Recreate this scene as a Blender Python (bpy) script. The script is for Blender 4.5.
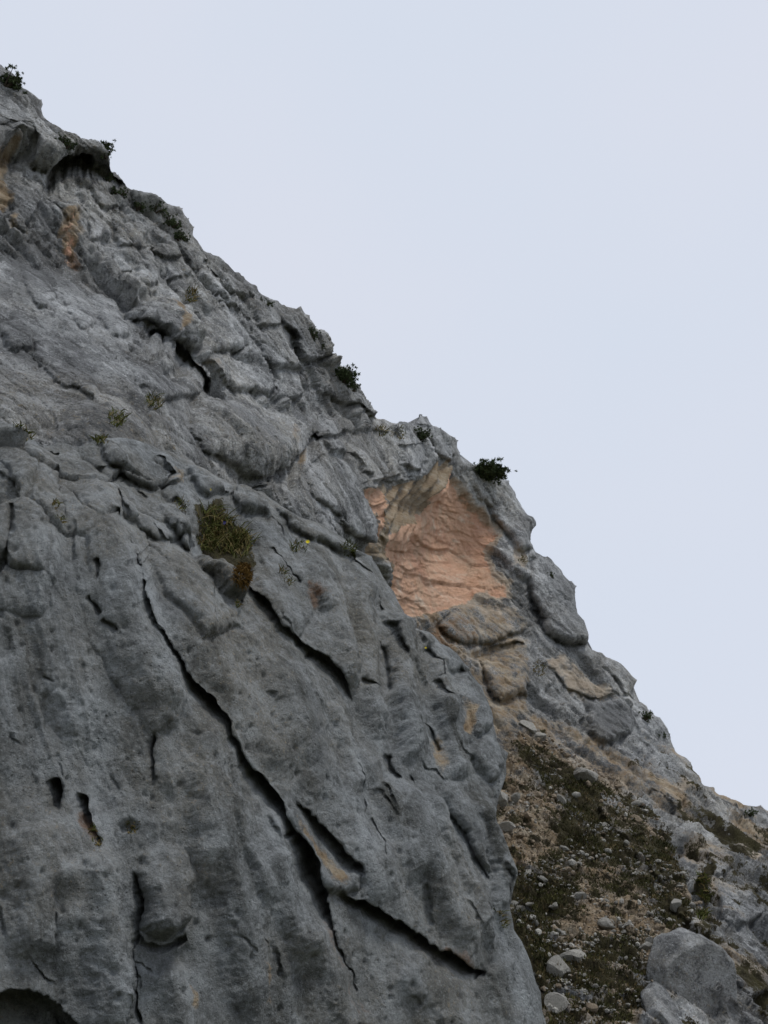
import bpy, math, random
import numpy as np
from mathutils import Vector, Matrix, Euler

for o in list(bpy.data.objects):
    bpy.data.objects.remove(o)
scene = bpy.context.scene
col = scene.collection
rng = random.Random(11)
nrg = np.random.default_rng(5)

# ------------------------------------------------------------------ camera
W, H = 768, 1024
PITCH = math.radians(30.0)
VFOV = math.radians(50.0)
FPX = H / 2 / math.tan(VFOV / 2)
cam_d = bpy.data.cameras.new('camera')
cam = bpy.data.objects.new('camera', cam_d)
col.objects.link(cam)
cam.location = (0, 0, 0)
cam.rotation_euler = (math.pi / 2 + PITCH, 0, 0)
cam_d.sensor_fit = 'VERTICAL'
cam_d.angle = VFOV
cam_d.clip_start = 0.05
cam_d.clip_end = 3000
scene.camera = cam

# ------------------------------------------------------------------ sky, sun, exposure
SUN_EL, SUN_AZ = math.radians(66), math.radians(125)     # azimuth clockwise from +Y
world = bpy.data.worlds.new('World')
scene.world = world
world.use_nodes = True
wn = world.node_tree.nodes
wl = world.node_tree.links
wn.clear()
wout = wn.new('ShaderNodeOutputWorld')
wbg = wn.new('ShaderNodeBackground')
wsky = wn.new('ShaderNodeTexSky')
wsky.sky_type = 'NISHITA'
wsky.sun_disc = False
wsky.sun_elevation = SUN_EL
wsky.sun_rotation = SUN_AZ
wsky.altitude = 1500
wbg.inputs['Strength'].default_value = 0.1
# an even layer of high cloud in front of the blue
wgeo = wn.new('ShaderNodeTexCoord')
wno = wn.new('ShaderNodeTexNoise')
wno.inputs['Scale'].default_value = 2.2
wno.inputs['Detail'].default_value = 3
wno.inputs['Roughness'].default_value = 0.45
wl.new(wgeo.outputs['Generated'], wno.inputs['Vector'])
wramp = wn.new('ShaderNodeValToRGB')
wramp.color_ramp.elements[0].position = 0.3
wramp.color_ramp.elements[0].color = (6.9, 7.6, 8.75, 1)
wramp.color_ramp.elements[1].position = 0.72
wramp.color_ramp.elements[1].color = (7.4, 7.75, 8.75, 1)
wl.new(wno.outputs['Fac'], wramp.inputs['Fac'])
wmix = wn.new('ShaderNodeMix')
wmix.data_type = 'RGBA'
wmix.inputs['Factor'].default_value = 0.93
wl.new(wsky.outputs['Color'], wmix.inputs['A'])
wl.new(wramp.outputs['Color'], wmix.inputs['B'])
wl.new(wmix.outputs['Result'], wbg.inputs['Color'])
wl.new(wbg.outputs['Background'], wout.inputs['Surface'])

sun_d = bpy.data.lights.new('sun', 'SUN')
sun_d.energy = 1.5
sun_d.angle = math.radians(12)
sun_d.color = (1.0, 0.96, 0.9)
sun = bpy.data.objects.new('sun', sun_d)
col.objects.link(sun)
sdir = Vector((math.sin(SUN_AZ) * math.cos(SUN_EL), math.cos(SUN_AZ) * math.cos(SUN_EL), math.sin(SUN_EL)))
sun.rotation_euler = sdir.to_track_quat('Z', 'Y').to_euler()
sun.location = sdir * 60

scene.view_settings.view_transform = 'Standard'
scene.view_settings.look = 'None'
scene.view_settings.exposure = 0.0
scene.view_settings.gamma = 1.0
scene.view_settings.use_curve_mapping = False
scene.render.engine = 'CYCLES'
scene.render.resolution_x = W
scene.render.resolution_y = H

# ------------------------------------------------------------------ numeric helpers
F4 = np.float32
RIGHT = np.array([1, 0, 0], F4)
FWD = np.array([0, math.cos(PITCH), math.sin(PITCH)], F4)
UPV = np.array([0, -math.sin(PITCH), math.cos(PITCH)], F4)


def unproject(u, v, z):
    x = (u - W / 2) / FPX * z
    y = (H / 2 - v) / FPX * z
    return (x[:, None] * RIGHT + y[:, None] * UPV + z[:, None] * FWD).astype(F4)


def project(P):
    z = P @ FWD
    return (P @ RIGHT) / z * FPX + W / 2, H / 2 - (P @ UPV) / z * FPX, z


_perm = np.random.default_rng(3).permutation(512).astype(np.int32)
_perm = np.concatenate([_perm % 256] * 2)
_g3 = np.random.default_rng(4).normal(size=(256, 3)).astype(F4)
_g3 /= np.linalg.norm(_g3, axis=1, keepdims=True)


def perlin(P, freq, seed=0):
    """gradient noise, about -0.7..0.7; P (n,3); freq scalar or 3"""
    Q = P * np.asarray(freq, F4) + F4(seed * 17.37)
    I = np.floor(Q).astype(np.int32)
    Fr = (Q - I).astype(F4)
    I &= 255
    w = Fr * Fr * Fr * (Fr * (Fr * 6 - 15) + 10)
    out = 0
    for dx in (0, 1):
        wx = w[:, 0] if dx else 1 - w[:, 0]
        a = _perm[(I[:, 0] + dx) & 255]
        for dy in (0, 1):
            wy = w[:, 1] if dy else 1 - w[:, 1]
            b = _perm[(a + I[:, 1] + dy) & 255]
            for dz in (0, 1):
                wz = w[:, 2] if dz else 1 - w[:, 2]
                g = _g3[_perm[(b + I[:, 2] + dz) & 255] & 255]
                d = g[:, 0] * (Fr[:, 0] - dx) + g[:, 1] * (Fr[:, 1] - dy) + g[:, 2] * (Fr[:, 2] - dz)
                out = out + d * (wx * wy * wz)
    return out.astype(F4)


def fbm(P, freq, octaves, seed=0, gain=0.5):
    s, a, f = 0, 1.0, np.asarray(freq, F4)
    for k in range(octaves):
        s = s + a * perlin(P, f, seed + k)
        a *= gain
        f = f * 2.03
    return s


def ridged(P, freq, octaves, seed=0, gain=0.5):
    s, a, f = 0, 1.0, np.asarray(freq, F4)
    for k in range(octaves):
        s = s + a * (0.5 - 2.2 * np.abs(perlin(P, f, seed + k)))
        a *= gain
        f = f * 2.03
    return s


def hash2(ix, iy, seed):
    h = (ix.astype(np.int64) * 374761393 + iy.astype(np.int64) * 668265263 + seed * 1442695041) & 0x7fffffff
    h = ((h ^ (h >> 13)) * 1274126177) & 0x7fffffff
    h = (h ^ (h >> 16)) & 0x7fffffff
    return h


def voronoi(x, y, seed=0, jitter=0.9):
    """2-D cells: F1, F2, offset to the own cell point, three random numbers per cell"""
    ix = np.floor(x).astype(np.int32)
    iy = np.floor(y).astype(np.int32)
    n = len(x)
    F1 = np.full(n, 9, F4); F2 = np.full(n, 9, F4)
    ox = np.zeros(n, F4); oy = np.zeros(n, F4)
    cid = np.zeros(n, np.int64)
    for dx in (-1, 0, 1):
        for dy in (-1, 0, 1):
            h = hash2(ix + dx, iy + dy, seed)
            px = ix + dx + 0.5 + jitter * ((h & 1023) / 1023.0 - 0.5)
            py = iy + dy + 0.5 + jitter * (((h >> 10) & 1023) / 1023.0 - 0.5)
            ddx = (x - px).astype(F4); ddy = (y - py).astype(F4)
            d = np.sqrt(ddx * ddx + ddy * ddy)
            m = d < F1
            F2 = np.where(m, F1, np.minimum(F2, d))
            ox = np.where(m, ddx, ox); oy = np.where(m, ddy, oy)
            cid = np.where(m, h, cid)
            F1 = np.where(m, d, F1)
    r1 = ((cid >> 3) & 255) / 255.0
    r2 = ((cid >> 7) & 255) / 255.0
    r3 = ((cid >> 14) & 255) / 255.0
    return F1, F2, ox, oy, r1.astype(F4), r2.astype(F4), r3.astype(F4)


def poly_dist(u, v, pts, closed=False):
    """distance to a polyline, signed side of the nearest segment, nearest point, parameter 0..1 along it"""
    pts = np.asarray(pts, F4)
    if closed:
        pts = np.vstack([pts, pts[:1]])
    best = np.full(len(u), 1e9, F4)
    side = np.zeros(len(u), F4); nx = np.zeros(len(u), F4); ny = np.zeros(len(u), F4); tt = np.zeros(len(u), F4)
    L = np.linalg.norm(np.diff(pts, axis=0), axis=1)
    cum = np.concatenate([[0], np.cumsum(L)])
    for i in range(len(pts) - 1):
        a, b = pts[i], pts[i + 1]
        d = b - a
        l2 = max(float(d @ d), 1e-6)
        t = np.clip(((u - a[0]) * d[0] + (v - a[1]) * d[1]) / l2, 0, 1)
        qx, qy = a[0] + t * d[0], a[1] + t * d[1]
        dd = np.hypot(u - qx, v - qy)
        m = dd < best - 1e-4
        best = np.where(m, dd, best)
        cr = d[0] * (v - a[1]) - d[1] * (u - a[0])
        side = np.where(m, cr, side)
        nx = np.where(m, qx, nx); ny = np.where(m, qy, ny)
        tt = np.where(m, (cum[i] + t * L[i]) / cum[-1], tt)
    return best, np.sign(side), nx, ny, tt


def in_poly(u, v, pts):
    pts = np.asarray(pts, F4)
    c = np.zeros(len(u), bool)
    j = len(pts) - 1
    for i in range(len(pts)):
        xi, yi = pts[i]; xj, yj = pts[j]
        if yi != yj:
            c ^= ((yi > v) != (yj > v)) & (u < (xj - xi) * (v - yi) / (yj - yi) + xi)
        j = i
    return c


def sdf(u, v, pts):
    """positive inside a closed polygon"""
    d = poly_dist(u, v, pts, True)[0]
    return np.where(in_poly(u, v, pts), d, -d)


def sstep(a, b, x):
    t = np.clip((x - a) / (b - a), 0, 1)
    return t * t * (3 - 2 * t)


def tps(ctrl):
    """smooth inverse depth through control points (pixel x, pixel y, metres)"""
    c = np.asarray(ctrl, np.float64)
    p = c[:, :2] / 500.0
    val = 1.0 / c[:, 2]
    n = len(c)

    def k(r2):
        return np.where(r2 > 0, r2 * np.log(np.maximum(r2, 1e-12)), 0)
    K = k(((p[:, None] - p[None]) ** 2).sum(2)) + np.eye(n) * 0.004
    A = np.zeros((n + 3, n + 3))
    A[:n, :n] = K; A[:n, n] = 1; A[:n, n + 1:] = p
    A[n, :n] = 1; A[n + 1:, :n] = p.T
    sol = np.linalg.solve(A, np.concatenate([val, [0, 0, 0]]))

    def f(u, v):
        x, y = u / 500.0, v / 500.0
        s = sol[n] + sol[n + 1] * x + sol[n + 2] * y
        for i in range(n):
            s = s + sol[i] * k((x - p[i, 0]) ** 2 + (y - p[i, 1]) ** 2)
        return (1.0 / np.maximum(s, 0.008)).astype(F4)
    return f


def below(u, v, crest):
    """on the rock side of a crest line"""
    return in_poly(u, v, list(crest) + [(crest[-1][0], 6000), (-6000, 6000), (-6000, crest[0][1])])


# ------------------------------------------------------------------ rock sheets
class Sheet:
    """a rock face: a smooth base surface with real depth, rolled over at its crest line, then displaced along its normals"""

    def __init__(self, us, vs, depth, crest, roll, back, keep):
        self.nu, self.nv = len(us), len(vs)
        U, V = np.meshgrid(us.astype(F4), vs.astype(F4))
        u, v = U.ravel(), V.ravel()
        d, side, ex, ey, _ = poly_dist(u, v, crest)
        s = np.where(below(u, v, crest), -d, d)       # positive beyond the crest
        self.s = s
        z = depth(u, v)
        ze = depth(ex, ey)
        out = s > 0
        nxx = np.where(d > 1e-3, (u - ex) / np.maximum(d, 1e-3), 0)
        nyy = np.where(d > 1e-3, (v - ey) / np.maximum(d, 1e-3), 0)
        pu = np.where(out, ex - nxx * 0.22 * s, u)
        pv = np.where(out, ey - nyy * 0.22 * s, v)
        zz = np.where(out, ze, z)
        mpp = zz / FPX
        t = np.clip((s + roll) / roll, 0, 1)
        zz = zz + mpp * roll * 1.1 * (1 - np.sqrt(np.maximum(1 - t * t * 0.96, 0.0)))
        zz = zz + np.where(out, mpp * s * back, 0)
        self.u, self.v, self.mpp = u, v, mpp.astype(F4)
        self.P = unproject(pu.astype(F4), pv.astype(F4), zz.astype(F4))
        self.base = self.P.copy()
        self.keep = keep(u, v, s)
        self.h = np.zeros(len(u), F4)
        self.hc = np.zeros(len(u), F4)                  # depth of joints, which dip in under the upper right side
        self.part = np.full(len(u), -1, np.int32)
        self.att = {k: np.zeros(len(u), F4) for k in ('orange', 'tan', 'veg', 'rust', 'dark', 'pale', 'tone')}
        self.N = self.normals()
        self.prof = 1.8
        self.flush = 0.3

    def normals(self, smooth=0):
        G = self.P.reshape(self.nv, self.nu, 3)
        du = np.gradient(G, axis=1); dv = np.gradient(G, axis=0)
        n = np.cross(dv, du).reshape(-1, 3)
        n /= np.maximum(np.linalg.norm(n, axis=1, keepdims=True), 1e-9)
        flip = (n * self.P).sum(1) > 0
        if flip.mean() > 0.5:
            n = -n
        return n.astype(F4)

    def blur(self, a, k):
        G = a.reshape(self.nv, self.nu, -1)
        for ax in (0, 1):
            c = np.cumsum(np.concatenate([np.repeat(np.take(G, [0], ax), k + 1, ax), G, np.repeat(np.take(G, [-1], ax), k, ax)], ax), ax)
            n = G.shape[ax]
            hi = np.take(c, range(2 * k + 1, 2 * k + 1 + n), ax); lo = np.take(c, range(0, n), ax)
            G = (hi - lo) / (2 * k + 1)
        return G.reshape(a.shape)

    def push(self, h, smooth=0):
        """displace along the present normals"""
        N = self.normals()
        if smooth:
            N = self.blur(N, smooth)
            N /= np.maximum(np.linalg.norm(N, axis=1, keepdims=True), 1e-6)
        # near the crest the rock is carved rather than inflated
        h = h * (0.12 + 0.88 * sstep(2, -10, self.s))
        self.P = (self.P + N * h[:, None]).astype(F4)

    def open_joints(self, right, up):
        """cut the joints into the rock; they run back into the face and up to the right, under the slabs"""
        r = self.P / np.linalg.norm(self.P, axis=1, keepdims=True)
        r = r + right * RIGHT + up * UPV
        r /= np.linalg.norm(r, axis=1, keepdims=True)
        self.P = (self.P + r * (self.hc * sstep(3, -6, self.s))[:, None]).astype(F4)

    def near(self, pts, m):
        p = np.asarray(pts, F4)
        return np.nonzero((self.wu > p[:, 0].min() - m) & (self.wu < p[:, 0].max() + m) &
                          (self.wv > p[:, 1].min() - m) & (self.wv < p[:, 1].max() + m))[0]

    def warp(self, amp, per, seed):
        Q = np.stack([self.u, self.v, np.zeros_like(self.u)], 1)
        self.wu = self.u + amp * (fbm(Q, 1 / per, 5, seed, .58) * 1.3)
        self.wv = self.v + amp * (fbm(Q, 1 / per, 5, seed + 9, .58) * 1.3)

    def block(self, pts, amp, rnd=8, tilt=(0, 0), groove=2.0, gw=1.6, part=None):
        """a rock block standing proud of the face, edges rounded, with the joint round it recessed"""
        i = self.near(pts, 12)
        u, v = self.wu[i], self.wv[i]
        d = sdf(u, v, pts)
        p = np.asarray(pts, F4)
        c = p.mean(0); size = max(np.ptp(p[:, 0]), np.ptp(p[:, 1])) / 2
        t = np.clip(d / rnd, 0, 1)
        w = 1 - (1 - t) ** self.prof
        # the lower left lip stands proudest and overhangs, the upper edge runs flush into the face
        q = (p - c) @ np.array([-0.4, 0.92], F4)
        lip = np.clip((((u - c[0]) * -0.4 + (v - c[1]) * 0.92) - q.min()) / max(np.ptp(q), 1), 0, 1)
        k = 1 + tilt[0] * (u - c[0]) / size + tilt[1] * (v - c[1]) / size
        h = np.where(d > 0, amp * w * k * (self.flush + (1.25 - self.flush) * lip), 0)
        self.hc[i] += groove * np.exp(-(d / gw) ** 2) * (0.15 + 0.85 * sstep(0.25, 0.75, lip)) * self.mpp[i]
        self.h[i] += h * self.mpp[i]
        if part is not None:
            self.part[i[d > 0]] = part
        return i, d

    def crack(self, pts, width, depth, step=0.0, decay=60, ends=0.12, sharp=2.0):
        """a joint: a groove of this width and depth; step > 0 lifts the side above and to the right of a line that runs down to the right"""
        i = self.near(pts, max(20, decay * 2.2))
        d, side, _, _, t = poly_dist(self.wu[i], self.wv[i], pts)
        wid = np.asarray(width, F4)
        if wid.ndim:
            wid = np.interp(t, np.linspace(0, 1, len(wid)), wid)
        tap = sstep(0, ends, t) * sstep(0, ends, 1 - t)
        tap = np.where(t <= 0.0005, 0, np.where(t >= 0.9995, 0, tap)) if ends > 0 else 1.0
        fade = np.maximum(tap, 0)
        self.hc[i] += (depth * np.exp(-(d / np.maximum(wid, .3)) ** sharp) * fade * self.mpp[i]).astype(F4)
        h = 0 * d
        if step:
            s1 = -side * d
            tap2 = np.interp(t, [0, .15, .85, 1], [0.0, 1, 1, 0.0])
            h = h + step * sstep(-1.0, 1.5, s1) * np.exp(-np.maximum(s1, 0) / decay) * tap2
        self.h[i] += (h * self.mpp[i]).astype(F4)

    def carve(self, pts, depth, soft=2.5):
        """a hollow with a sharp rim"""
        i = self.near(pts, 10)
        d = sdf(self.wu[i], self.wv[i], pts)
        self.hc[i] += (depth * sstep(-.5, soft, d) * self.mpp[i]).astype(F4)

    def paint(self, name, pts, soft=6, amt=1.0):
        i = self.near(pts, soft * 2)
        d = sdf(self.wu[i], self.wv[i], pts)
        self.att[name][i] = np.maximum(self.att[name][i], amt * sstep(-soft, soft, d))

    def faces(self):
        idx = np.arange(self.nu * self.nv).reshape(self.nv, self.nu)
        q = np.stack([idx[:-1, :-1], idx[1:, :-1], idx[1:, 1:], idx[:-1, 1:]], -1).reshape(-1, 4)
        return q[self.keep[q].all(1)]

    def lookup(self, u, v, rad=3.0):
        pu, pv, z = self.proj
        while True:
            m = np.nonzero((np.abs(pu - u) < rad) & (np.abs(pv - v) < rad) & self.keep)[0]
            if len(m):
                break
            rad *= 1.6
            if rad > 200:
                return None
        j = m[np.argmin(z[m] + 0.02 * np.hypot(pu[m] - u, pv[m] - v))]
        return Vector(self.P[j].tolist()), Vector(self.FN[j].tolist())


def build_mesh(name, P, quads, mat, attrs=None, N=None):
    used, inv = np.unique(quads, return_inverse=True)
    me = bpy.data.meshes.new(name)
    nv_, nf = len(used), len(quads)
    me.vertices.add(nv_)
    me.vertices.foreach_set('co', P[used].astype(F4).ravel())
    me.loops.add(nf * 4)
    me.loops.foreach_set('vertex_index', inv.astype(np.int32).ravel())
    me.polygons.add(nf)
    me.polygons.foreach_set('loop_start', np.arange(0, nf * 4, 4, dtype=np.int32))
    me.polygons.foreach_set('loop_total', np.full(nf, 4, np.int32))
    me.update(calc_edges=True)
    me.polygons.foreach_set('use_smooth', np.ones(nf, bool))
    if attrs:
        for k, a in attrs.items():
            at = me.attributes.new(k, 'FLOAT', 'POINT')
            at.data.foreach_set('value', a[used].astype(F4))
    me.materials.append(mat)
    o = bpy.data.objects.new(name, me)
    col.objects.link(o)
    return o


def tag(o, label=None, cat=None, group=None, kind=None):
    if label: o['label'] = label
    if cat: o['category'] = cat
    if group: o['group'] = group
    if kind: o['kind'] = kind
    return o


# ------------------------------------------------------------------ materials
class NT:
    def __init__(self, name):
        self.m = bpy.data.materials.new(name)
        self.m.use_nodes = True
        self.t = self.m.node_tree
        self.bsdf = self.t.nodes['Principled BSDF']
        self.co = self.t.nodes.new('ShaderNodeTexCoord').outputs['Object']

    def link(self, a, b):
        self.t.links.new(a, b)

    def mapping(self, scale=(1, 1, 1), rot=(0, 0, 0), vec=None):
        n = self.t.nodes.new('ShaderNodeMapping')
        n.inputs['Scale'].default_value = scale
        n.inputs['Rotation'].default_value = rot
        self.link(vec or self.co, n.inputs['Vector'])
        return n.outputs['Vector']

    def noise(self, scale, detail=4, rough=0.55, vec=None, dist=0.0):
        n = self.t.nodes.new('ShaderNodeTexNoise')
        n.inputs['Scale'].default_value = scale
        n.inputs['Detail'].default_value = detail
        n.inputs['Roughness'].default_value = rough
        n.inputs['Distortion'].default_value = dist
        self.link(vec or self.co, n.inputs['Vector'])
        return n.outputs['Fac']

    def voro(self, scale, vec=None, feature='F1', out='Distance'):
        n = self.t.nodes.new('ShaderNodeTexVoronoi')
        n.feature = feature
        n.inputs['Scale'].default_value = scale
        self.link(vec or self.co, n.inputs['Vector'])
        return n.outputs[out]

    def ramp(self, fac, stops, interp='LINEAR'):
        n = self.t.nodes.new('ShaderNodeValToRGB')
        n.color_ramp.interpolation = interp
        el = n.color_ramp.elements
        while len(el) < len(stops):
            el.new(0.5)
        for e, (p, c) in zip(el, stops):
            e.position = p
            e.color = (c, c, c, 1) if isinstance(c, (int, float)) else tuple(c) + (1,)
        self.link(fac, n.inputs['Fac'])
        return n.outputs['Color']

    def mix(self, fac, a, b, mode='MIX'):
        n = self.t.nodes.new('ShaderNodeMix')
        n.data_type = 'RGBA'
        n.blend_type = mode
        for s, x in ((n.inputs['Factor'], fac), (n.inputs['A'], a), (n.inputs['B'], b)):
            if hasattr(x, 'is_linked'):
                self.link(x, s)
            elif isinstance(x, (int, float)):
                s.default_value = x
            else:
                s.default_value = tuple(x) + (1,)
        return n.outputs['Result']

    def math(self, op, a, b=0.0, clamp=False):
        n = self.t.nodes.new('ShaderNodeMath')
        n.operation = op
        n.use_clamp = clamp
        for s, x in ((n.inputs[0], a), (n.inputs[1], b)):
            if hasattr(x, 'is_linked'):
                self.link(x, s)
            else:
                s.default_value = x
        return n.outputs[0]

    def attr(self, name):
        n = self.t.nodes.new('ShaderNodeAttribute')
        n.attribute_name = name
        return n.outputs['Fac']

    def bump(self, height, dist, strength=1.0, normal=None):
        n = self.t.nodes.new('ShaderNodeBump')
        n.inputs['Distance'].default_value = dist
        n.inputs['Strength'].default_value = strength
        self.link(height, n.inputs['Height'])
        if normal:
            self.link(normal, n.inputs['Normal'])
        return n.outputs['Normal']


def rock_material(name, k, light, mid, dark, warm, sc=(3.0, 0.5), mot=1.0, grain=1.0):
    """weathered limestone; k = texture scale (1 = close by)"""
    t = NT(name)
    big = t.noise(0.55 * k, 6, 0.65)
    streak = t.noise(1.0, 7, 0.68, t.mapping((sc[0] * k, sc[0] * k, sc[1] * k), (0, 0, 0), t.mapping((1, 1, 1), (0.0, 0.3, 0))), 0.6)
    fine = t.noise(7 * k, 7, 0.75)
    med = t.noise(2.1 * k, 6, 0.72)
    spk = t.noise(42 * k, 4, 0.75)
    c = t.ramp(streak, [(0.37, dark), (0.47, mid), (0.53, mid), (0.62, light)])
    c = t.mix(t.ramp(big, [(0.42, 0.0), (0.62, 0.7)]), c, warm)
    c = t.mix(t.ramp(med, [(0.50, 0.0), (0.60, 0.7 * mot)]), c, [x * 1.12 for x in light])
    c = t.mix(t.ramp(med, [(0.38, 0.75 * mot), (0.48, 0.0)]), c, dark)
    # dark lichen freckles and pale scratches
    c = t.mix(t.ramp(fine, [(0.38, 0.8 * mot), (0.47, 0.0)]), c, [x * 0.4 for x in mid])
    c = t.mix(t.ramp(fine, [(0.53, 0.0), (0.62, 0.55 * mot)]), c, [x * 1.25 for x in light])
    c = t.mix(t.ramp(spk, [(0.56, 0.0), (0.66, 0.6 * grain)]), c, [min(1, x * 1.6) for x in light])
    c = t.mix(t.ramp(spk, [(0.36, 0.75 * grain), (0.45, 0.0)]), c, [x * 0.3 for x in mid])
    c = t.mix(1.0, c, t.ramp(t.attr('tone'), [(0.0, 0.55), (0.5, 0.98), (1.0, 1.4)]), 'MULTIPLY')
    tsp = t.noise(24 * k, 4, 0.8)
    c = t.mix(t.math('MULTIPLY', t.ramp(tsp, [(0.58, 0.0), (0.66, 0.8)]), t.ramp(big, [(0.45, 0.0), (0.6, 1.0)])), c, (0.36, 0.30, 0.21))
    # stained patches that the weather left on the face
    var = t.noise(2.4 * k, 7, 0.75, t.mapping((1, 1, 2.2)))
    tanc = t.ramp(var, [(0.3, (0.15, 0.10, 0.05)), (0.46, (0.38, 0.275, 0.165)), (0.64, (0.56, 0.475, 0.355))])
    orc = t.ramp(t.noise(2.2 * k, 8, 0.75, t.mapping((0.8, 0.8, 2.6), (0, 0, 0), t.mapping((1, 1, 1), (0, 0.12, 0)))),
                 [(0.30, (0.36, 0.20, 0.125)), (0.38, (0.76, 0.45, 0.29)), (0.54, (0.87, 0.555, 0.385)), (0.64, (0.90, 0.72, 0.57))])
    red = t.ramp(t.noise(0.9 * k, 6, 0.7), [(0.54, 0.0), (0.66, 0.6)])
    orc = t.mix(red, orc, (0.66, 0.34, 0.235))
    buff = t.ramp(t.noise(1.1 * k, 6, 0.7), [(0.36, 0.6), (0.48, 0.0)])
    orc = t.mix(buff, orc, (0.70, 0.52, 0.37))
    rustc = t.ramp(var, [(0.3, (0.07, 0.045, 0.025)), (0.6, (0.25, 0.135, 0.07))])
    brk = t.math('ADD', t.math('MULTIPLY', t.math('SUBTRACT', fine, 0.5), 1.5), t.math('MULTIPLY', t.math('SUBTRACT', med, 0.5), 1.6))

    def edge(a, lo=0.40, hi=0.75, w=1.0, top=1.0):
        at = t.attr(a)
        m = t.math('ADD', at, t.math('MULTIPLY', brk, w))
        m = t.math('MULTIPLY', t.ramp(m, [(lo, 0.0), (hi, top)]), t.ramp(at, [(0.02, 0.0), (0.2, 1.0)]))
        return m
    c = t.mix(edge('dark', top=.8), c, [x * 0.42 for x in mid])
    c = t.mix(edge('tan', top=.92), c, tanc)
    c = t.mix(edge('rust', top=.8), c, rustc)
    c = t.mix(edge('orange', 0.40, 0.60, .9), c, orc)
    palec = t.ramp(var, [(0.32, (0.30, 0.235, 0.165)), (0.5, (0.56, 0.47, 0.37)), (0.66, (0.66, 0.60, 0.51))])
    c = t.mix(edge('pale', top=.9), c, palec)
    soil = t.ramp(t.noise(6 * k, 5, 0.7), [(0.35, (0.035, 0.028, 0.016)), (0.6, (0.075, 0.066, 0.03))])
    c = t.mix(edge('veg', 0.45, 0.6, 1.4), c, soil)
    t.link(c, t.bsdf.inputs['Base Color'])
    t.bsdf.inputs['Roughness'].default_value = 0.88
    t.bsdf.inputs['Specular IOR Level'].default_value = 0.25
    # fine relief: grain, hackly breaks, pits
    b1 = t.noise(6 * k, 10, 0.78)
    n1 = t.bump(b1, 0.13 / k, 0.9)
    rn = t.t.nodes.new('ShaderNodeTexNoise')
    rn.noise_type = 'RIDGED_MULTIFRACTAL'
    rn.inputs['Scale'].default_value = 4.5 * k
    rn.inputs['Detail'].default_value = 6
    rn.inputs['Roughness'].default_value = 0.6
    t.link(t.mapping((1, 1, 0.6), (0, 0.5, 0)), rn.inputs['Vector'])
    n2 = t.bump(rn.outputs['Fac'], 0.03 / k, 0.7, n1)
    pit = t.ramp(t.voro(20 * k), [(0.0, 0.0), (0.25, 1.0)])
    pitm = t.mix(t.ramp(t.noise(1.6 * k, 3, 0.5), [(0.45, 0.0), (0.6, 1.0)]), (1, 1, 1), pit)
    n3 = t.bump(pitm, 0.03 / k, 0.8, n2)
    pit2 = t.ramp(t.voro(46 * k), [(0.05, 0.0), (0.3, 1.0)])
    n3 = t.bump(pit2, 0.012 / k, 0.6, n3)
    t.link(n3, t.bsdf.inputs['Normal'])
    return t.m


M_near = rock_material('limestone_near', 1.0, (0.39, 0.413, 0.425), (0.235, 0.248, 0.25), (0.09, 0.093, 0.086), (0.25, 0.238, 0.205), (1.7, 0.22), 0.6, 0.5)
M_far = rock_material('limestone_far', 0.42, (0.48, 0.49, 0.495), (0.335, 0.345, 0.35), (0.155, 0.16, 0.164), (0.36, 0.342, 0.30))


def simple(name, c1, c2, scale=8, rough=0.9, bump=0.0):
    t = NT(name)
    c = t.ramp(t.noise(scale, 4, 0.65), [(0.35, c1), (0.65, c2)])
    t.link(c, t.bsdf.inputs['Base Color'])
    t.bsdf.inputs['Roughness'].default_value = rough
    t.bsdf.inputs['Specular IOR Level'].default_value = 0.2
    if bump:
        t.link(t.bump(t.noise(scale * 3, 6, 0.7), bump), t.bsdf.inputs['Normal'])
    return t.m


M_grass = simple('grass', (0.045, 0.06, 0.014), (0.13, 0.135, 0.035), 14)
M_dry = simple('dry_grass', (0.16, 0.12, 0.045), (0.26, 0.205, 0.09), 14)
M_brown = simple('brown_moss', (0.10, 0.055, 0.014), (0.20, 0.12, 0.03), 20)
M_pine = simple('pine_needles', (0.03, 0.046, 0.02), (0.085, 0.11, 0.05), 6)
M_bark = simple('bark', (0.03, 0.024, 0.018), (0.07, 0.055, 0.04), 12, 0.9, 0.01)
M_turf = simple('turf', (0.022, 0.024, 0.008), (0.085, 0.08, 0.028), 2.2)
M_turfd = simple('turf_dry', (0.06, 0.045, 0.02), (0.15, 0.115, 0.055), 2.2)
M_yellow = simple('petal_yellow', (0.7, 0.55, 0.01), (0.8, 0.66, 0.02), 30, 0.6)
M_blue = simple('petal_blue', (0.06, 0.06, 0.45), (0.1, 0.09, 0.6), 30, 0.6)
M_ground = simple('meadow', (0.05, 0.055, 0.025), (0.12, 0.115, 0.06), 0.8)


def stone_material(name, a, b):
    t = NT(name)
    oi = t.t.nodes.new('ShaderNodeObjectInfo')
    c = t.ramp(t.noise(5, 5, 0.7), [(0.3, [x * 0.6 for x in a]), (0.55, a), (0.75, b)])
    c = t.mix(t.ramp(oi.outputs['Random'], [(0.0, 0.0), (1.0, 0.5)]), c, [x * 0.55 for x in a])
    c = t.mix(t.ramp(t.noise(22, 3, 0.7), [(0.36, 0.7), (0.46, 0.0)]), c, [x * 0.35 for x in a])
    t.link(c, t.bsdf.inputs['Base Color'])
    t.bsdf.inputs['Roughness'].default_value = 0.9
    t.link(t.bump(t.noise(12, 6, 0.7), 0.05), t.bsdf.inputs['Normal'])
    return t.m


M_stone = stone_material('stone_grey', (0.40, 0.385, 0.345), (0.56, 0.54, 0.49))
M_stone_tan = stone_material('stone_tan', (0.34, 0.27, 0.19), (0.47, 0.40, 0.31))

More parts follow.
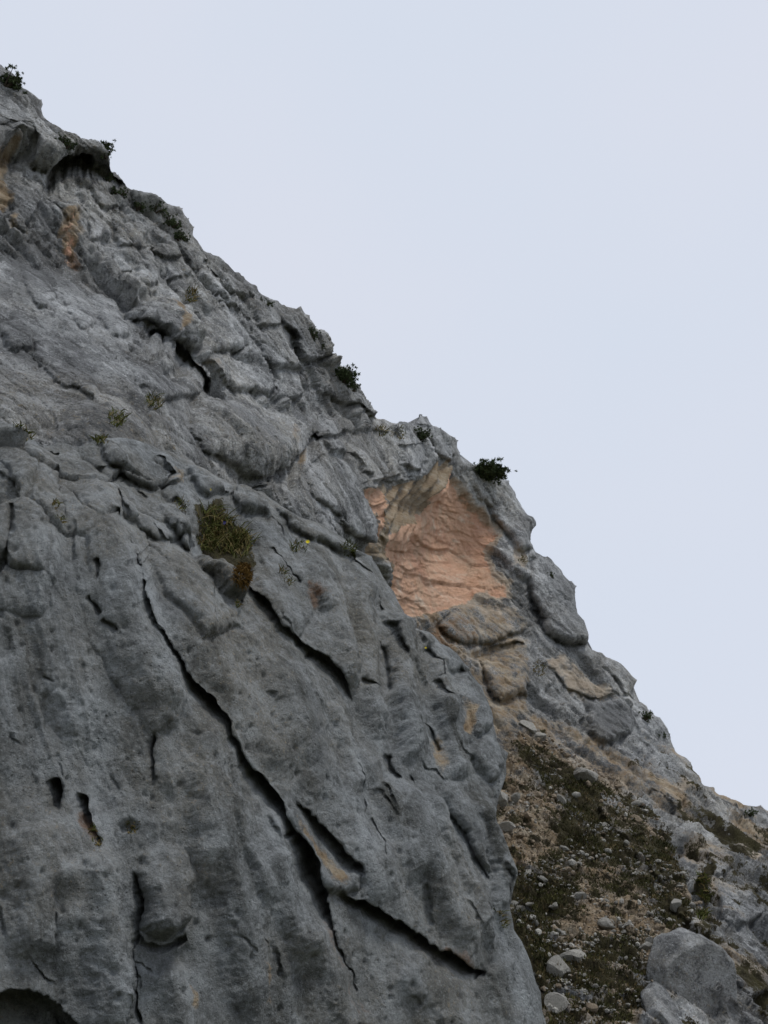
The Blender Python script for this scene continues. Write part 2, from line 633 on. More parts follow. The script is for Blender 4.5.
# ------------------------------------------------------------------ outlines traced from the place
SKYLINE = [(-420, -260), (-200, -90), (-60, 20), (0, 63), (10, 70), (33, 93), (42, 99), (43, 118), (55, 127), (65, 137), (77, 137), (90, 143),
           (103, 148), (108, 167), (117, 175), (130, 190), (143, 193), (167, 203), (183, 208), (189, 218), (197, 240),
           (213, 255), (233, 270), (244, 276), (258, 291), (278, 301), (288, 309), (300, 308), (309, 320), (314, 330),
           (324, 331), (327, 352), (336, 367), (349, 372), (359, 386), (363, 399), (375, 418), (397, 424), (414, 425),
           (420, 414), (427, 416), (441, 427), (458, 447), (465, 463), (477, 466), (495, 473), (509, 480), (516, 498),
           (533, 517), (531, 535), (536, 552), (550, 557), (563, 571), (577, 586), (578, 610), (587, 627), (591, 649),
           (607, 657), (622, 663), (637, 680), (641, 702), (653, 715), (670, 734), (673, 746), (686, 757), (697, 773),
           (714, 788), (740, 801), (768, 810), (820, 842), (900, 890), (1010, 960), (1200, 1090)]
NEAR_CREST = [(-500, 400), (-80, 428), (20, 431), (44, 445), (75, 446), (95, 440), (120, 438), (150, 444), (172, 452), (196, 464),
              (215, 476), (240, 486), (262, 492), (300, 518), (340, 536), (372, 556), (378, 566), (394, 592), (404, 612), (412, 627),
              (420, 631), (432, 636), (450, 648), (462, 661), (470, 673), (481, 686), (488, 704), (493, 724), (497, 742),
              (508, 753), (507, 775), (498, 800), (494, 822), (503, 841), (515, 865), (514, 887), (515, 930),
              (531, 960), (542, 992), (547, 1024), (556, 1090), (575, 1180), (600, 1300), (620, 1500)]

near_depth = tps([(0, 1024, 7.6), (0, 800, 8.4), (0, 640, 9.2), (0, 540, 9.9), (0, 440, 11.6), (-200, 800, 7.9), (-300, 430, 11),
                  (225, 1024, 8.7), (225, 800, 9.6), (225, 640, 10.7), (225, 540, 12.0), (225, 485, 13.6), (120, 430, 12.8),
                  (520, 1024, 10.9), (510, 880, 11.9), (490, 740, 13.2), (400, 620, 13.8), (360, 800, 11.0), (360, 555, 14.2),
                  (0, 1400, 6.4), (225, 1400, 7.5), (560, 1400, 9.5)])
far_depth = tps([(0, 430, 15.5), (0, 300, 20.5), (0, 180, 24.3), (0, 70, 27), (-300, 440, 16), (-300, 60, 24), (100, 425, 16.5), (150, 435, 17.5), (50, 430, 16.5), (130, 320, 23), (110, 180, 27),
                 (200, 245, 28), (200, 400, 22.5), (250, 490, 21.5), (300, 310, 31), (300, 440, 26.5), (370, 420, 35), (340, 530, 26), (376, 530, 30),
                 (440, 440, 41), (440, 550, 42), (510, 560, 43), (570, 600, 44), (490, 650, 40), (500, 720, 37),
                 (600, 720, 41), (640, 700, 43), (690, 765, 42), (768, 815, 41), (900, 900, 38), (540, 800, 34), (650, 850, 33), (768, 900, 32),
                 (520, 900, 29), (620, 950, 27), (520, 1024, 23.5), (640, 1024, 23.5), (768, 1024, 26.5), (900, 1024, 27),
                 (300, 700, 30), (400, 900, 25), (640, 1200, 17), (640, 1400, 12.5), (900, 1400, 13), (300, 1400, 12)])


def roughen(line, passes, amp, seed):
    """break a crest line into uneven steps by midpoint displacement"""
    r = random.Random(seed)
    pts = [tuple(p) for p in line]
    for _ in range(passes):
        out = [pts[0]]
        for a, b in zip(pts, pts[1:]):
            l = math.hypot(b[0] - a[0], b[1] - a[1])
            if l > 4 and l < 90:
                k = r.gauss(0, amp)
                t_ = r.uniform(.35, .65)
                out.append((a[0] + (b[0] - a[0]) * t_ - (b[1] - a[1]) * k, a[1] + (b[1] - a[1]) * t_ + (b[0] - a[0]) * k))
            out.append(b)
        pts = out
    return pts


SKYLINE = roughen(SKYLINE, 2, 0.12, 4)
NEAR_CREST = roughen(NEAR_CREST, 1, 0.06, 6)


def spaced(*segs):
    out = []
    for a, b, s in segs:
        out.append(np.arange(a, b, s))
    return np.concatenate(out)


# ------------------------------------------------------------------ the near cliff
def keep_near(u, v, s):
    return s < 24


us = spaced((-420, -60, 12), (-60, -6, 3), (-6, 556, 1.08), (556, 600, 2.5), (600, 680, 10))
vs = spaced((380, 396, 3), (396, 1034, 1.08), (1034, 1100, 3), (1100, 1420, 14))
near = Sheet(us, vs, near_depth, NEAR_CREST, 12, 3.0, keep_near)
near.warp(5.0, 34, 2)

# broad swelling of the face before its joints
B0 = near.base
near.push((0.20 * fbm(B0, (0.55, 0.55, 0.3), 2, 21)).astype(F4))
NEAR_PARTS = {}


def npart(key, name, label):
    NEAR_PARTS[key] = (name, label)
    return key


F1 = [(112, 520), (122, 547), (135, 584), (140, 620), (156, 642), (183, 674), (203, 706), (223, 733), (244, 768), (268, 805), (288, 842),
      (305, 879), (318, 914), (333, 944), (346, 972)]
F1 = [(x - 8 * min(1, max(0, (840 - y) / 80)), y) for x, y in F1]
F1B = [(330, 897), (348, 907), (369, 916), (403, 937), (430, 954), (458, 970), (481, 976)]
F2 = [(238, 570), (250, 592), (261, 606), (274, 629), (291, 643), (315, 662), (335, 686), (352, 701)]

# the great slab between the two fissures, and its neighbours
npart(0, 'rock_slab', 'big smooth slab above the long diagonal fissure')
SLAB_A = [(140, 560), (165, 545), (200, 568), (240, 600), (262, 608), (274, 631), (292, 646), (316, 666), (336, 690), (353, 705), (372, 730), (386, 760), (396, 785),
          (432, 800), (452, 824), (470, 850), (482, 880), (490, 925), (487, 960), (479, 974), (456, 967), (428, 950), (402, 933), (369, 912), (350, 903),
          (352, 882), (335, 866), (315, 838), (302, 820), (291, 804), (275, 800), (250, 764), (228, 730), (207, 703), (187, 671), (160, 639), (145, 618)]
near.block(SLAB_A, 4, 30, (0.15, 0.35), 0.6, 2.0, 0)
npart(1, 'rock_slab', 'rounded slab piece right below the grass tuft')
near.block([(254, 537), (274, 544), (291, 568), (308, 598), (313, 615), (297, 641), (279, 631), (262, 604), (251, 581)], 7, 16, (0.1, 0.3), 2.5, 2.0, 1)
npart(2, 'rock_slab', 'upright slab under the crest with the yellow flower')
near.block([(281, 544), (302, 548), (335, 560), (350, 600), (352, 642), (352, 698), (331, 680), (312, 659), (300, 645), (318, 612), (305, 591), (291, 572)],
           6, 18, (-0.1, 0.3), 2.0, 2.0, 2)
npart(3, 'rock_slab', 'steep slab along the right edge beneath the orange scar')
near.block([(352, 556), (372, 562), (392, 596), (412, 634), (416, 660), (424, 690), (404, 668), (386, 640), (376, 605), (364, 580)], 6, 10, (-0.2, 0.3), 2.0, 1.6, 3)
npart(4, 'chockstone', 'pale elongated chockstone wedged in the long fissure')
near.block([(281, 811), (291, 806), (302, 820), (315, 838), (335, 866), (352, 882), (349, 894), (335, 899), (317, 899), (304, 874), (289, 842)],
           9, 9, (-0.2, 0.2), 4.0, 2.2, 4)
npart(5, 'rock_rib', 'pale rounded rib on the right flank')
near.block([(448, 780), (462, 782), (474, 806), (484, 837), (488, 874), (480, 868), (468, 842), (454, 819), (442, 796)], 11, 8, (-0.3, 0), 2.0, 1.8, 5)
npart(6, 'rock_block', 'squared block on the right edge with a rusty stain')
near.block([(458, 668), (470, 674), (482, 690), (492, 716), (493, 730), (473, 739), (466, 716), (456, 692)], 7, 7, (0, 0.2), 2.6, 1.6, 6)
npart(7, 'rock_block', 'block overhanging the right edge above the hollow flank')
near.block([(473, 742), (493, 733), (505, 752), (500, 775), (487, 785), (478, 772), (469, 756)], 9, 7, (0.1, 0.3), 2.6, 1.6, 7)
npart(8, 'rock_nose', 'blunt nose of rock jutting out low on the left')
near.block([(137, 872), (144, 850), (158, 838), (183, 848), (192, 880), (186, 926), (164, 942), (140, 930)], 26, 16, (-0.05, 0.35), 3.0, 2.4, 8)
npart(9, 'pinnacle', 'small pointed pinnacle in front of the grass tuft')
near.block([(206, 541), (213, 546), (222, 561), (240, 584), (240, 599), (229, 601), (214, 588), (203, 568), (200, 553)], 22, 7, (0, 0.1), 12.0, 2.0, 9)
npart(10, 'rock_slab', 'leaning slab left of the grass tuft')
near.block([(145, 548), (160, 534), (185, 545), (203, 572), (226, 603), (240, 604), (238, 628), (212, 640), (190, 652), (170, 612)], 10, 10, (0, -0.1), 6, 2.0, 10)
npart(11, 'rock_hump', 'small hump of rock on the right edge with yellow lichen')
near.block([(414, 633), (426, 631), (441, 643), (461, 662), (462, 672), (448, 676), (434, 668), (424, 648)], 5, 6, (0, 0), 2.4, 1.6, 11)
npart(12, 'rock_slab', 'tall bulging slab at the far left below the vertical crack')
near.block([(60, 470), (80, 480), (112, 520), (124, 552), (136, 592), (140, 622), (158, 648), (185, 680), (170, 730), (150, 738), (120, 690), (90, 640), (66, 560), (58, 510)],
           7, 24, (0.2, 0.0), 1.5, 2.0, 12)
npart(13, 'rock_slab', 'left corner slab with the yellow flower on its top')
near.block([(-40, 440), (18, 434), (44, 450), (54, 476), (56, 520), (58, 580), (40, 620), (-40, 600)], 7, 18, (0.2, -0.1), 2.0, 2.0, 13)

for kk, (pts, amp, rnd, lab) in enumerate([
        ([(238, 479), (251, 480), (265, 492), (262, 523), (241, 516), (224, 502)], 10, 6, 'knobbly block just above the big grass tuft'),
        ([(270, 494), (293, 500), (329, 520), (368, 553), (350, 560), (309, 543), (275, 518)], 9, 7, 'rough crest slab behind the yellow flower'),
        ([(182, 456), (206, 464), (236, 484), (228, 502), (201, 502), (187, 480)], 9, 7, 'block on the crest above the small yellow flower'),
        ([(160, 502), (180, 509), (195, 530), (193, 550), (167, 532)], 10, 6, 'small block left of the big grass tuft'),
        ([(98, 442), (142, 444), (169, 458), (178, 488), (149, 486), (112, 468)], 9, 8, 'crest slab below the olive grass tufts'),
        ([(105, 497), (135, 491), (190, 529), (193, 537), (162, 542), (118, 529)], 9, 8, 'tilted slab between the crest and the long fissure')]):
    npart(14 + kk, 'rock_block', lab)
    near.block(pts, amp, rnd, (0, 0), 12, 1.7, 14 + kk)

# joints
near.crack(F1, [4.5, 5, 4.6, 4, 3.8, 4.2, 5, 5.5, 4.5, 4, 3, 1.5], 70, 7, 90, 0.03, 4.0)
near.crack(F1B, [2.5, 3, 3, 3.5, 3], 60, 11, 60, 0.08, 4.0)
near.crack([(291, 804), (304, 820), (318, 838), (338, 866), (354, 884)], 2.2, 34, 5, 20)
near.crack(F2, [1.6, 2, 2.4, 2.6, 2.4, 1.6], 40, 5, 45, 0.08, 3.0)
near.crack([(54, 462), (53, 490), (56, 512), (60, 530)], 3.2, 14, -4, 20)
near.crack([(6, 515), (8, 540), (2, 562), (-10, 580)], 4, 20, 5, 20)
for pts, w, d in [([(90, 566), (92, 576), (94, 586)], 2, 7), ([(88, 598), (93, 607), (99, 619)], 2.6, 9), ([(101, 624), (105, 631), (111, 640)], 2, 6),
                  ([(152, 736), (149, 752), (151, 766), (152, 786)], 3.5, 14), ([(54, 774), (57, 788), (54, 808)], 6, 20),
                  ([(84, 788), (82, 808), (90, 830), (101, 848)], 5, 22), ([(134, 868), (135, 900), (136, 939), (130, 985), (134, 1008), (142, 1030)], 3.0, 15),
                  ([(345, 555), (358, 568), (371, 581)], 2, 8), ([(374, 597), (379, 612)], 2, 6), ([(381, 620), (387, 639), (402, 665)], 2.4, 8),
                  ([(371, 632), (383, 651), (389, 671), (391, 694)], 2.6, 7), ([(353, 678), (366, 690), (379, 696)], 2.4, 6),
                  ([(423, 648), (430, 664), (433, 682), (428, 684)], 2, 8), ([(427, 684), (441, 703), (457, 720)], 1.8, 8),
                  ([(454, 672), (461, 677), (467, 669)], 2, 7), ([(385, 752), (388, 764), (395, 782)], 4, 10), ([(408, 775), (410, 792), (413, 800)], 2.6, 8),
                  ([(432, 792), (440, 806), (452, 822), (466, 844), (478, 868), (486, 884)], 3.2, 10), ([(424, 720), (432, 735), (437, 752)], 3.4, 7),
                  ([(367, 820), (370, 850), (368, 870)], 2.6, 6), ([(412, 890), (420, 905), (424, 930)], 3.2, 6), ([(495, 870), (501, 884), (503, 905)], 2.0, 6),
                  ([(508, 880), (510, 905), (511, 930)], 1.6, 6), ([(497, 760), (499, 780), (492, 808)], 2.2, 8), ([(28, 428), (45, 448), (62, 452)], 3, 9),
                  ([(265, 548), (276, 560), (288, 574), (300, 590)], 2.4, 8), ([(330, 948), (345, 966), (360, 992)], 2.2, 5), ([(345, 765), (352, 800), (358, 830)], 3.0, 5),
                  ([(195, 640), (202, 610), (206, 585)], 1.6, 4), ([(95, 480), (108, 500), (122, 530)], 2, 6), ([(130, 515), (150, 530), (166, 545)], 2, 6),
                  ([(150, 455), (168, 478), (190, 500), (205, 520)], 2.2, 7), ([(80, 460), (120, 470), (150, 495)], 2, 5), ([(64, 405), (70, 425), (80, 436)], 2, 6),
                  ([(232, 480), (245, 500), (262, 520), (285, 540)], 2.2, 6), ([(170, 500), (182, 512), (184, 530)], 3, 7)]:
    near.crack(pts, w * .75, d * 1.8)
rc = random.Random(77)
for _ in range(50):
    x, y = rc.uniform(-20, 520), rc.uniform(440, 1030)
    if not below(np.array([x]), np.array([y]), NEAR_CREST)[0]:
        continue
    a_ = rc.gauss(1.05, .22); l_ = rc.uniform(14, 46)
    dx, dy = math.cos(a_) * l_, math.sin(a_) * l_
    near.crack([(x, y), (x + dx * .5 + rc.gauss(0, 2), y + dy * .5), (x + dx, y + dy)], rc.uniform(.7, 1.2), rc.uniform(2, 6), rc.choice([0, 2, 3.5]), 16, .35)


def dent(sh, x, y, rx, ry, depth, rot=0.0):
    i = sh.near([(x - rx * 2, y - ry * 2), (x + rx * 2, y + ry * 2)], 4)
    a, b = sh.wu[i] - x, sh.wv[i] - y
    c, s = math.cos(rot), math.sin(rot)
    q = ((a * c + b * s) / rx) ** 2 + ((-a * s + b * c) / ry) ** 2
    sh.h[i] += (-depth * np.exp(-q ** 1.5) * sh.mpp[i]).astype(F4)


near.carve([(-80, 1004), (-30, 996), (0, 991), (30, 987), (48, 996), (64, 1009), (84, 1028), (110, 1110), (-80, 1110)], 80, 4)
near.carve([(86, 791), (88, 800), (88, 812), (95, 832), (102, 846), (94, 842), (84, 822), (80, 806)], 22, 4)
near.carve([(52, 774), (60, 776), (62, 790), (58, 806), (51, 808), (49, 792)], 24, 4)
near.carve([(134, 880), (138, 884), (139, 905), (140, 934), (162, 946), (184, 934), (186, 942), (160, 956), (138, 948), (133, 915)], 18, 4)
for a in [(62, 898, 10, 14, 9, .3), (160, 612, 14, 40, 8, -.5), (130, 826, 9, 6, 10), (222, 535, 26, 24, 22, .5), (243, 572, 10, 14, 9),
          (206, 888, 12, 24, 8), (4, 640, 9, 14, 8), (50, 620, 30, 40, 5), (40, 700, 40, 50, 4), (165, 958, 26, 14, 9), (505, 792, 7, 26, 8), (160, 800, 20, 16, 6),
          (60, 950, 14, 40, 5, .5), (415, 800, 10, 30, 4), (330, 760, 14, 60, 4), (440, 880, 12, 50, 4, -.4), (100, 770, 20, 50, 5), (300, 985, 14, 30, 5)]:
    dent(near, *a)
for a in [(90, 900, 34, 90, -8), (25, 860, 30, 60, -5), (180, 790, 22, 40, -7), (215, 850, 18, 70, -6), (260, 900, 24, 60, -5), (110, 985, 24, 34, -8),
          (420, 860, 26, 60, -5, -.4), (60, 560, 24, 60, -4)]:
    dent(near, *a)

def rib(sh, pts, width, amp, side=0.0):
    """a rounded pillar of rock along a line; side > 0 makes its left flank the steeper"""
    i = sh.near(pts, width * 3)
    d, sg, _, _, t = poly_dist(sh.wu[i], sh.wv[i], pts)
    wd = width * np.where(sg > 0, 1 - side * .6, 1 + side * .6)
    h = amp * np.exp(-(d / wd) ** 2.4) * np.interp(t, [0, .12, .88, 1], [.2, 1, 1, .2])
    sh.h[i] += (h * sh.mpp[i]).astype(F4)


for pts, wd, am, sd in [([(20, 450), (32, 520), (44, 600), (66, 680), (96, 745)], 26, 12, .2), ([(84, 470), (112, 560), (134, 640), (164, 705), (166, 738)], 24, 14, -.3),
                        ([(196, 700), (206, 760), (212, 850), (232, 930), (250, 1030)], 20, 14, .3), ([(96, 850), (104, 910), (112, 1000), (112, 1050)], 22, 18, -.5),
                        ([(30, 820), (34, 880), (26, 960)], 26, 14, .2), ([(152, 600), (180, 640), (204, 672), (250, 730), (290, 780)], 22, 8, .5),
                        ([(270, 650), (300, 720), (322, 790), (350, 850), (380, 905)], 26, 12, .3), ([(300, 560), (326, 610), (338, 660), (344, 690)], 15, 10, .3),
                        ([(355, 575), (362, 640), (370, 700), (380, 740)], 13, 12, .3), ([(385, 610), (398, 660), (406, 720), (412, 768)], 12, 12, .4),
                        ([(404, 780), (412, 850), (440, 905), (470, 955)], 20, 12, .4), ([(440, 690), (450, 740), (462, 780)], 12, 10, .4), ([(478, 800), (496, 850), (502, 920)], 10, 8, .3),
                        ([(360, 750), (374, 790), (390, 850), (410, 890)], 12, 9, .3), ([(300, 930), (330, 985), (350, 1040)], 18, 10, .3), ([(400, 960), (440, 1000), (470, 1050)], 26, 10, .2),
                        ([(490, 960), (505, 1000), (515, 1050)], 22, 10, .2), ([(265, 850), (282, 910), (300, 960)], 14, 10, .3), ([(160, 960), (176, 1000), (184, 1050)], 16, 9, .2),
                        ([(428, 660), (436, 700), (446, 730)], 8, 8, .4), ([(330, 700), (345, 760), (352, 800)], 12, 9, .4), ([(395, 690), (402, 740), (398, 765)], 7, 8, .4),
                        ([(420, 800), (440, 850), (462, 900)], 9, 9, .5), ([(240, 620), (262, 680), (290, 750)], 16, 9, .3), ([(470, 880), (478, 920), (484, 950)], 8, 7, .3),
                        ([(222, 790), (240, 850), (262, 905)], 9, 9, .4), ([(186, 760), (192, 820), (200, 900)], 9, 8, .3), ([(60, 860), (66, 920), (60, 975)], 12, 10, .3)]:
    rib(near, pts, wd * .9, am * 1.3, sd)

# water runnels down the fall line
ca, sa = math.cos(0.32), math.sin(0.32)
run = np.stack([(near.u * ca - near.v * sa) / 17, (near.u * sa + near.v * ca) / 150, near.u * 0], 1).astype(F4)
rr = -np.abs(perlin(run, 1.0, 31)) * 1.0 - 0.5 * np.abs(perlin(run, 2.1, 32))
hard = 0.5 + 0.5 * np.clip(fbm(B0, 0.5, 2, 60) * 2, -1, 1)
near.h += (rr * 8.0 * near.mpp * hard).astype(F4)
near.push(near.h, 8)
near.open_joints(0.22, 0.12)
# broken rock: joint-bounded plates, then grain
q = near.base
sx = q[:, 0] * 0.85 + q[:, 1] * 0.5
sy = q[:, 2]
ang = -0.95
wx = sx + 0.10 * perlin(q, 2.1, 41) ; wy = sy + 0.10 * perlin(q, 2.1, 42)
ax = wx * math.cos(ang) + wy * math.sin(ang); ay = -wx * math.sin(ang) + wy * math.cos(ang)
f1, f2, ox, oy, r1, r2, r3 = voronoi(ax * 1.1, ay * 2.0, 7)
rough_zone = np.clip(1.9 * sstep(640, 480, near.v + 0.2 * near.u) + 0.05, 0, 1.9)
near.push((((r1 - .5) * 0.05 + ox * (r2 - .5) * 0.16 + oy * (r3 - .5) * 0.16 - 0.03 * np.exp(-((f2 - f1) / 0.05) ** 2)) * rough_zone).astype(F4), 6)
g1, g2, ox, oy, r1, r2, r3 = voronoi(ax * 3.6, ay * 6.5, 9)
crum = np.clip(fbm(q, 0.7, 2, 71) * 2.2 + 0.15, 0, 1) * (0.3 + 0.7 * rough_zone)
near.push((((r1 - .5) * 0.018 + ox * (r2 - .5) * 0.06 + oy * (r3 - .5) * 0.06 - 0.012 * np.exp(-((g2 - g1) / 0.07) ** 2)) * crum).astype(F4), 4)
near.push((0.035 * fbm(q, 2.2, 3, 51) + 0.014 * ridged(q, (7, 7, 4), 2, 52) * (0.4 + 0.6 * rough_zone) + 0.008 * fbm(q, 19, 2, 53)).astype(F4), 3)
# solution pits
p1, _, _, _, r1, _, _ = voronoi(sx * 7, sy * 5, 13)
near.push((-0.03 * np.exp(-(p1 / 0.15) ** 2) * (r1 > 0.62)).astype(F4), 4)
p1, _, _, _, r1, _, _ = voronoi(sx * 16, sy * 11, 14)
near.push((-0.016 * np.exp(-(p1 / 0.2) ** 2) * (r1 > 0.7) * np.clip(fbm(q, 1.1, 2, 90) * 3 + .3, 0, 1)).astype(F4), 4)

# stains
near.paint('rust', [(430, 948), (458, 956), (476, 968), (472, 975), (440, 964)], 6, .5)
near.paint('tan', [(462, 700), (472, 712), (470, 735), (462, 730)], 5, .9)
near.paint('tan', [(284, 812), (300, 824), (318, 850), (344, 884), (332, 890), (306, 860)], 8, .75)
near.paint('tan', [(428, 740), (440, 735), (450, 768), (440, 780)], 8, .6)
near.paint('rust', [(318, 925), (345, 950), (375, 1015), (355, 1024), (332, 975)], 16, .5)
near.paint('tan', [(258, 962), (268, 968), (270, 1008), (260, 1010)], 7, .7)
near.paint('rust', [(305, 585), (318, 600), (314, 616), (305, 600)], 6, .8)
near.paint('rust', [(78, 812), (92, 828), (104, 848), (88, 842)], 6, .8)
near.paint('tan', [(170, 470), (182, 476), (182, 490), (170, 488)], 6, .7)
near.paint('tan', [(190, 985), (200, 990), (200, 1010), (186, 1008)], 6, .6)
near.paint('dark', [(30, 560), (80, 570), (90, 650), (40, 660)], 22, .5)
near.paint('dark', [(140, 560), (165, 580), (190, 660), (165, 640), (146, 600)], 10, .5)
near.paint('veg', [(196, 510), (220, 504), (250, 530), (254, 562), (244, 590), (236, 575), (222, 552), (206, 536)], 6)
near.paint('dark', [(280, 690), (318, 690), (330, 790), (290, 800)], 22, .45)

near.att['tone'][:] = .5
# ------------------------------------------------------------------ the mountain behind: upper wall, scar, buttresses, scree slope
def keep_far(u, v, s):
    d, side, *_ = poly_dist(u, v, NEAR_CREST)
    hid = np.where(below(u, v, NEAR_CREST), d, -d)                    # how deep behind the near cliff
    return (s < 12) & (hid < 150)


us = spaced((-420, -60, 14), (-60, -6, 3), (-6, 776, 1.1), (776, 900, 4), (900, 1120, 16))
vs = spaced((-240, 30, 10), (30, 1034, 1.1), (1034, 1100, 3), (1100, 1420, 14))
far = Sheet(us, vs, far_depth, SKYLINE, 9, 3.2, keep_far)
far.warp(5.0, 28, 5)
far.prof = 1.5
far.flush = 0.2
Q0 = far.base
SLOPE = [(494, 745), (520, 722), (545, 735), (580, 760), (612, 775), (640, 800), (668, 830), (690, 870), (700, 905), (690, 940), (668, 960), (640, 1024), (640, 1430), (200, 1430), (300, 760)]
slope_d = sdf(far.wu, far.wv, SLOPE)
slope = sstep(-10, 14, slope_d)
far.push((0.5 * fbm(Q0, 0.13, 2, 121) * (1 - 0.5 * slope)).astype(F4))

FAR_PARTS = {}


def fpart(key, name, label):
    FAR_PARTS[key] = (name, label)
    return key


SCAR = [(440, 470), (462, 474), (474, 498), (496, 520), (501, 536), (486, 549), (491, 566), (510, 582), (508, 597), (487, 594), (460, 606), (430, 618), (407, 624),
        (396, 603), (388, 575), (372, 556), (376, 530), (366, 491), (385, 487), (395, 500), (412, 490)]
fpart(0, 'rockfall_scar', 'fresh orange and pink scar left by a rockfall')
i = far.near(SCAR, 40)
d = sdf(far.wu[i], far.wv[i], SCAR)
DRAPE = [(384, 508), (390, 488), (412, 480), (438, 462), (458, 464), (452, 486), (436, 508), (422, 532), (402, 546), (388, 540)]
ddr = sdf(far.wu[i], far.wv[i], DRAPE)
far.h[i] += (-7 * (1 - .95 * sstep(-10, 6, ddr)) * sstep(-2, 5, d) * far.mpp[i] * (1.0 - 0.8 * sstep(500, 610, far.wv[i])) * (1.15 - 0.5 * sstep(440, 505, far.wu[i]))).astype(F4)
far.part[i[d > 0]] = 0

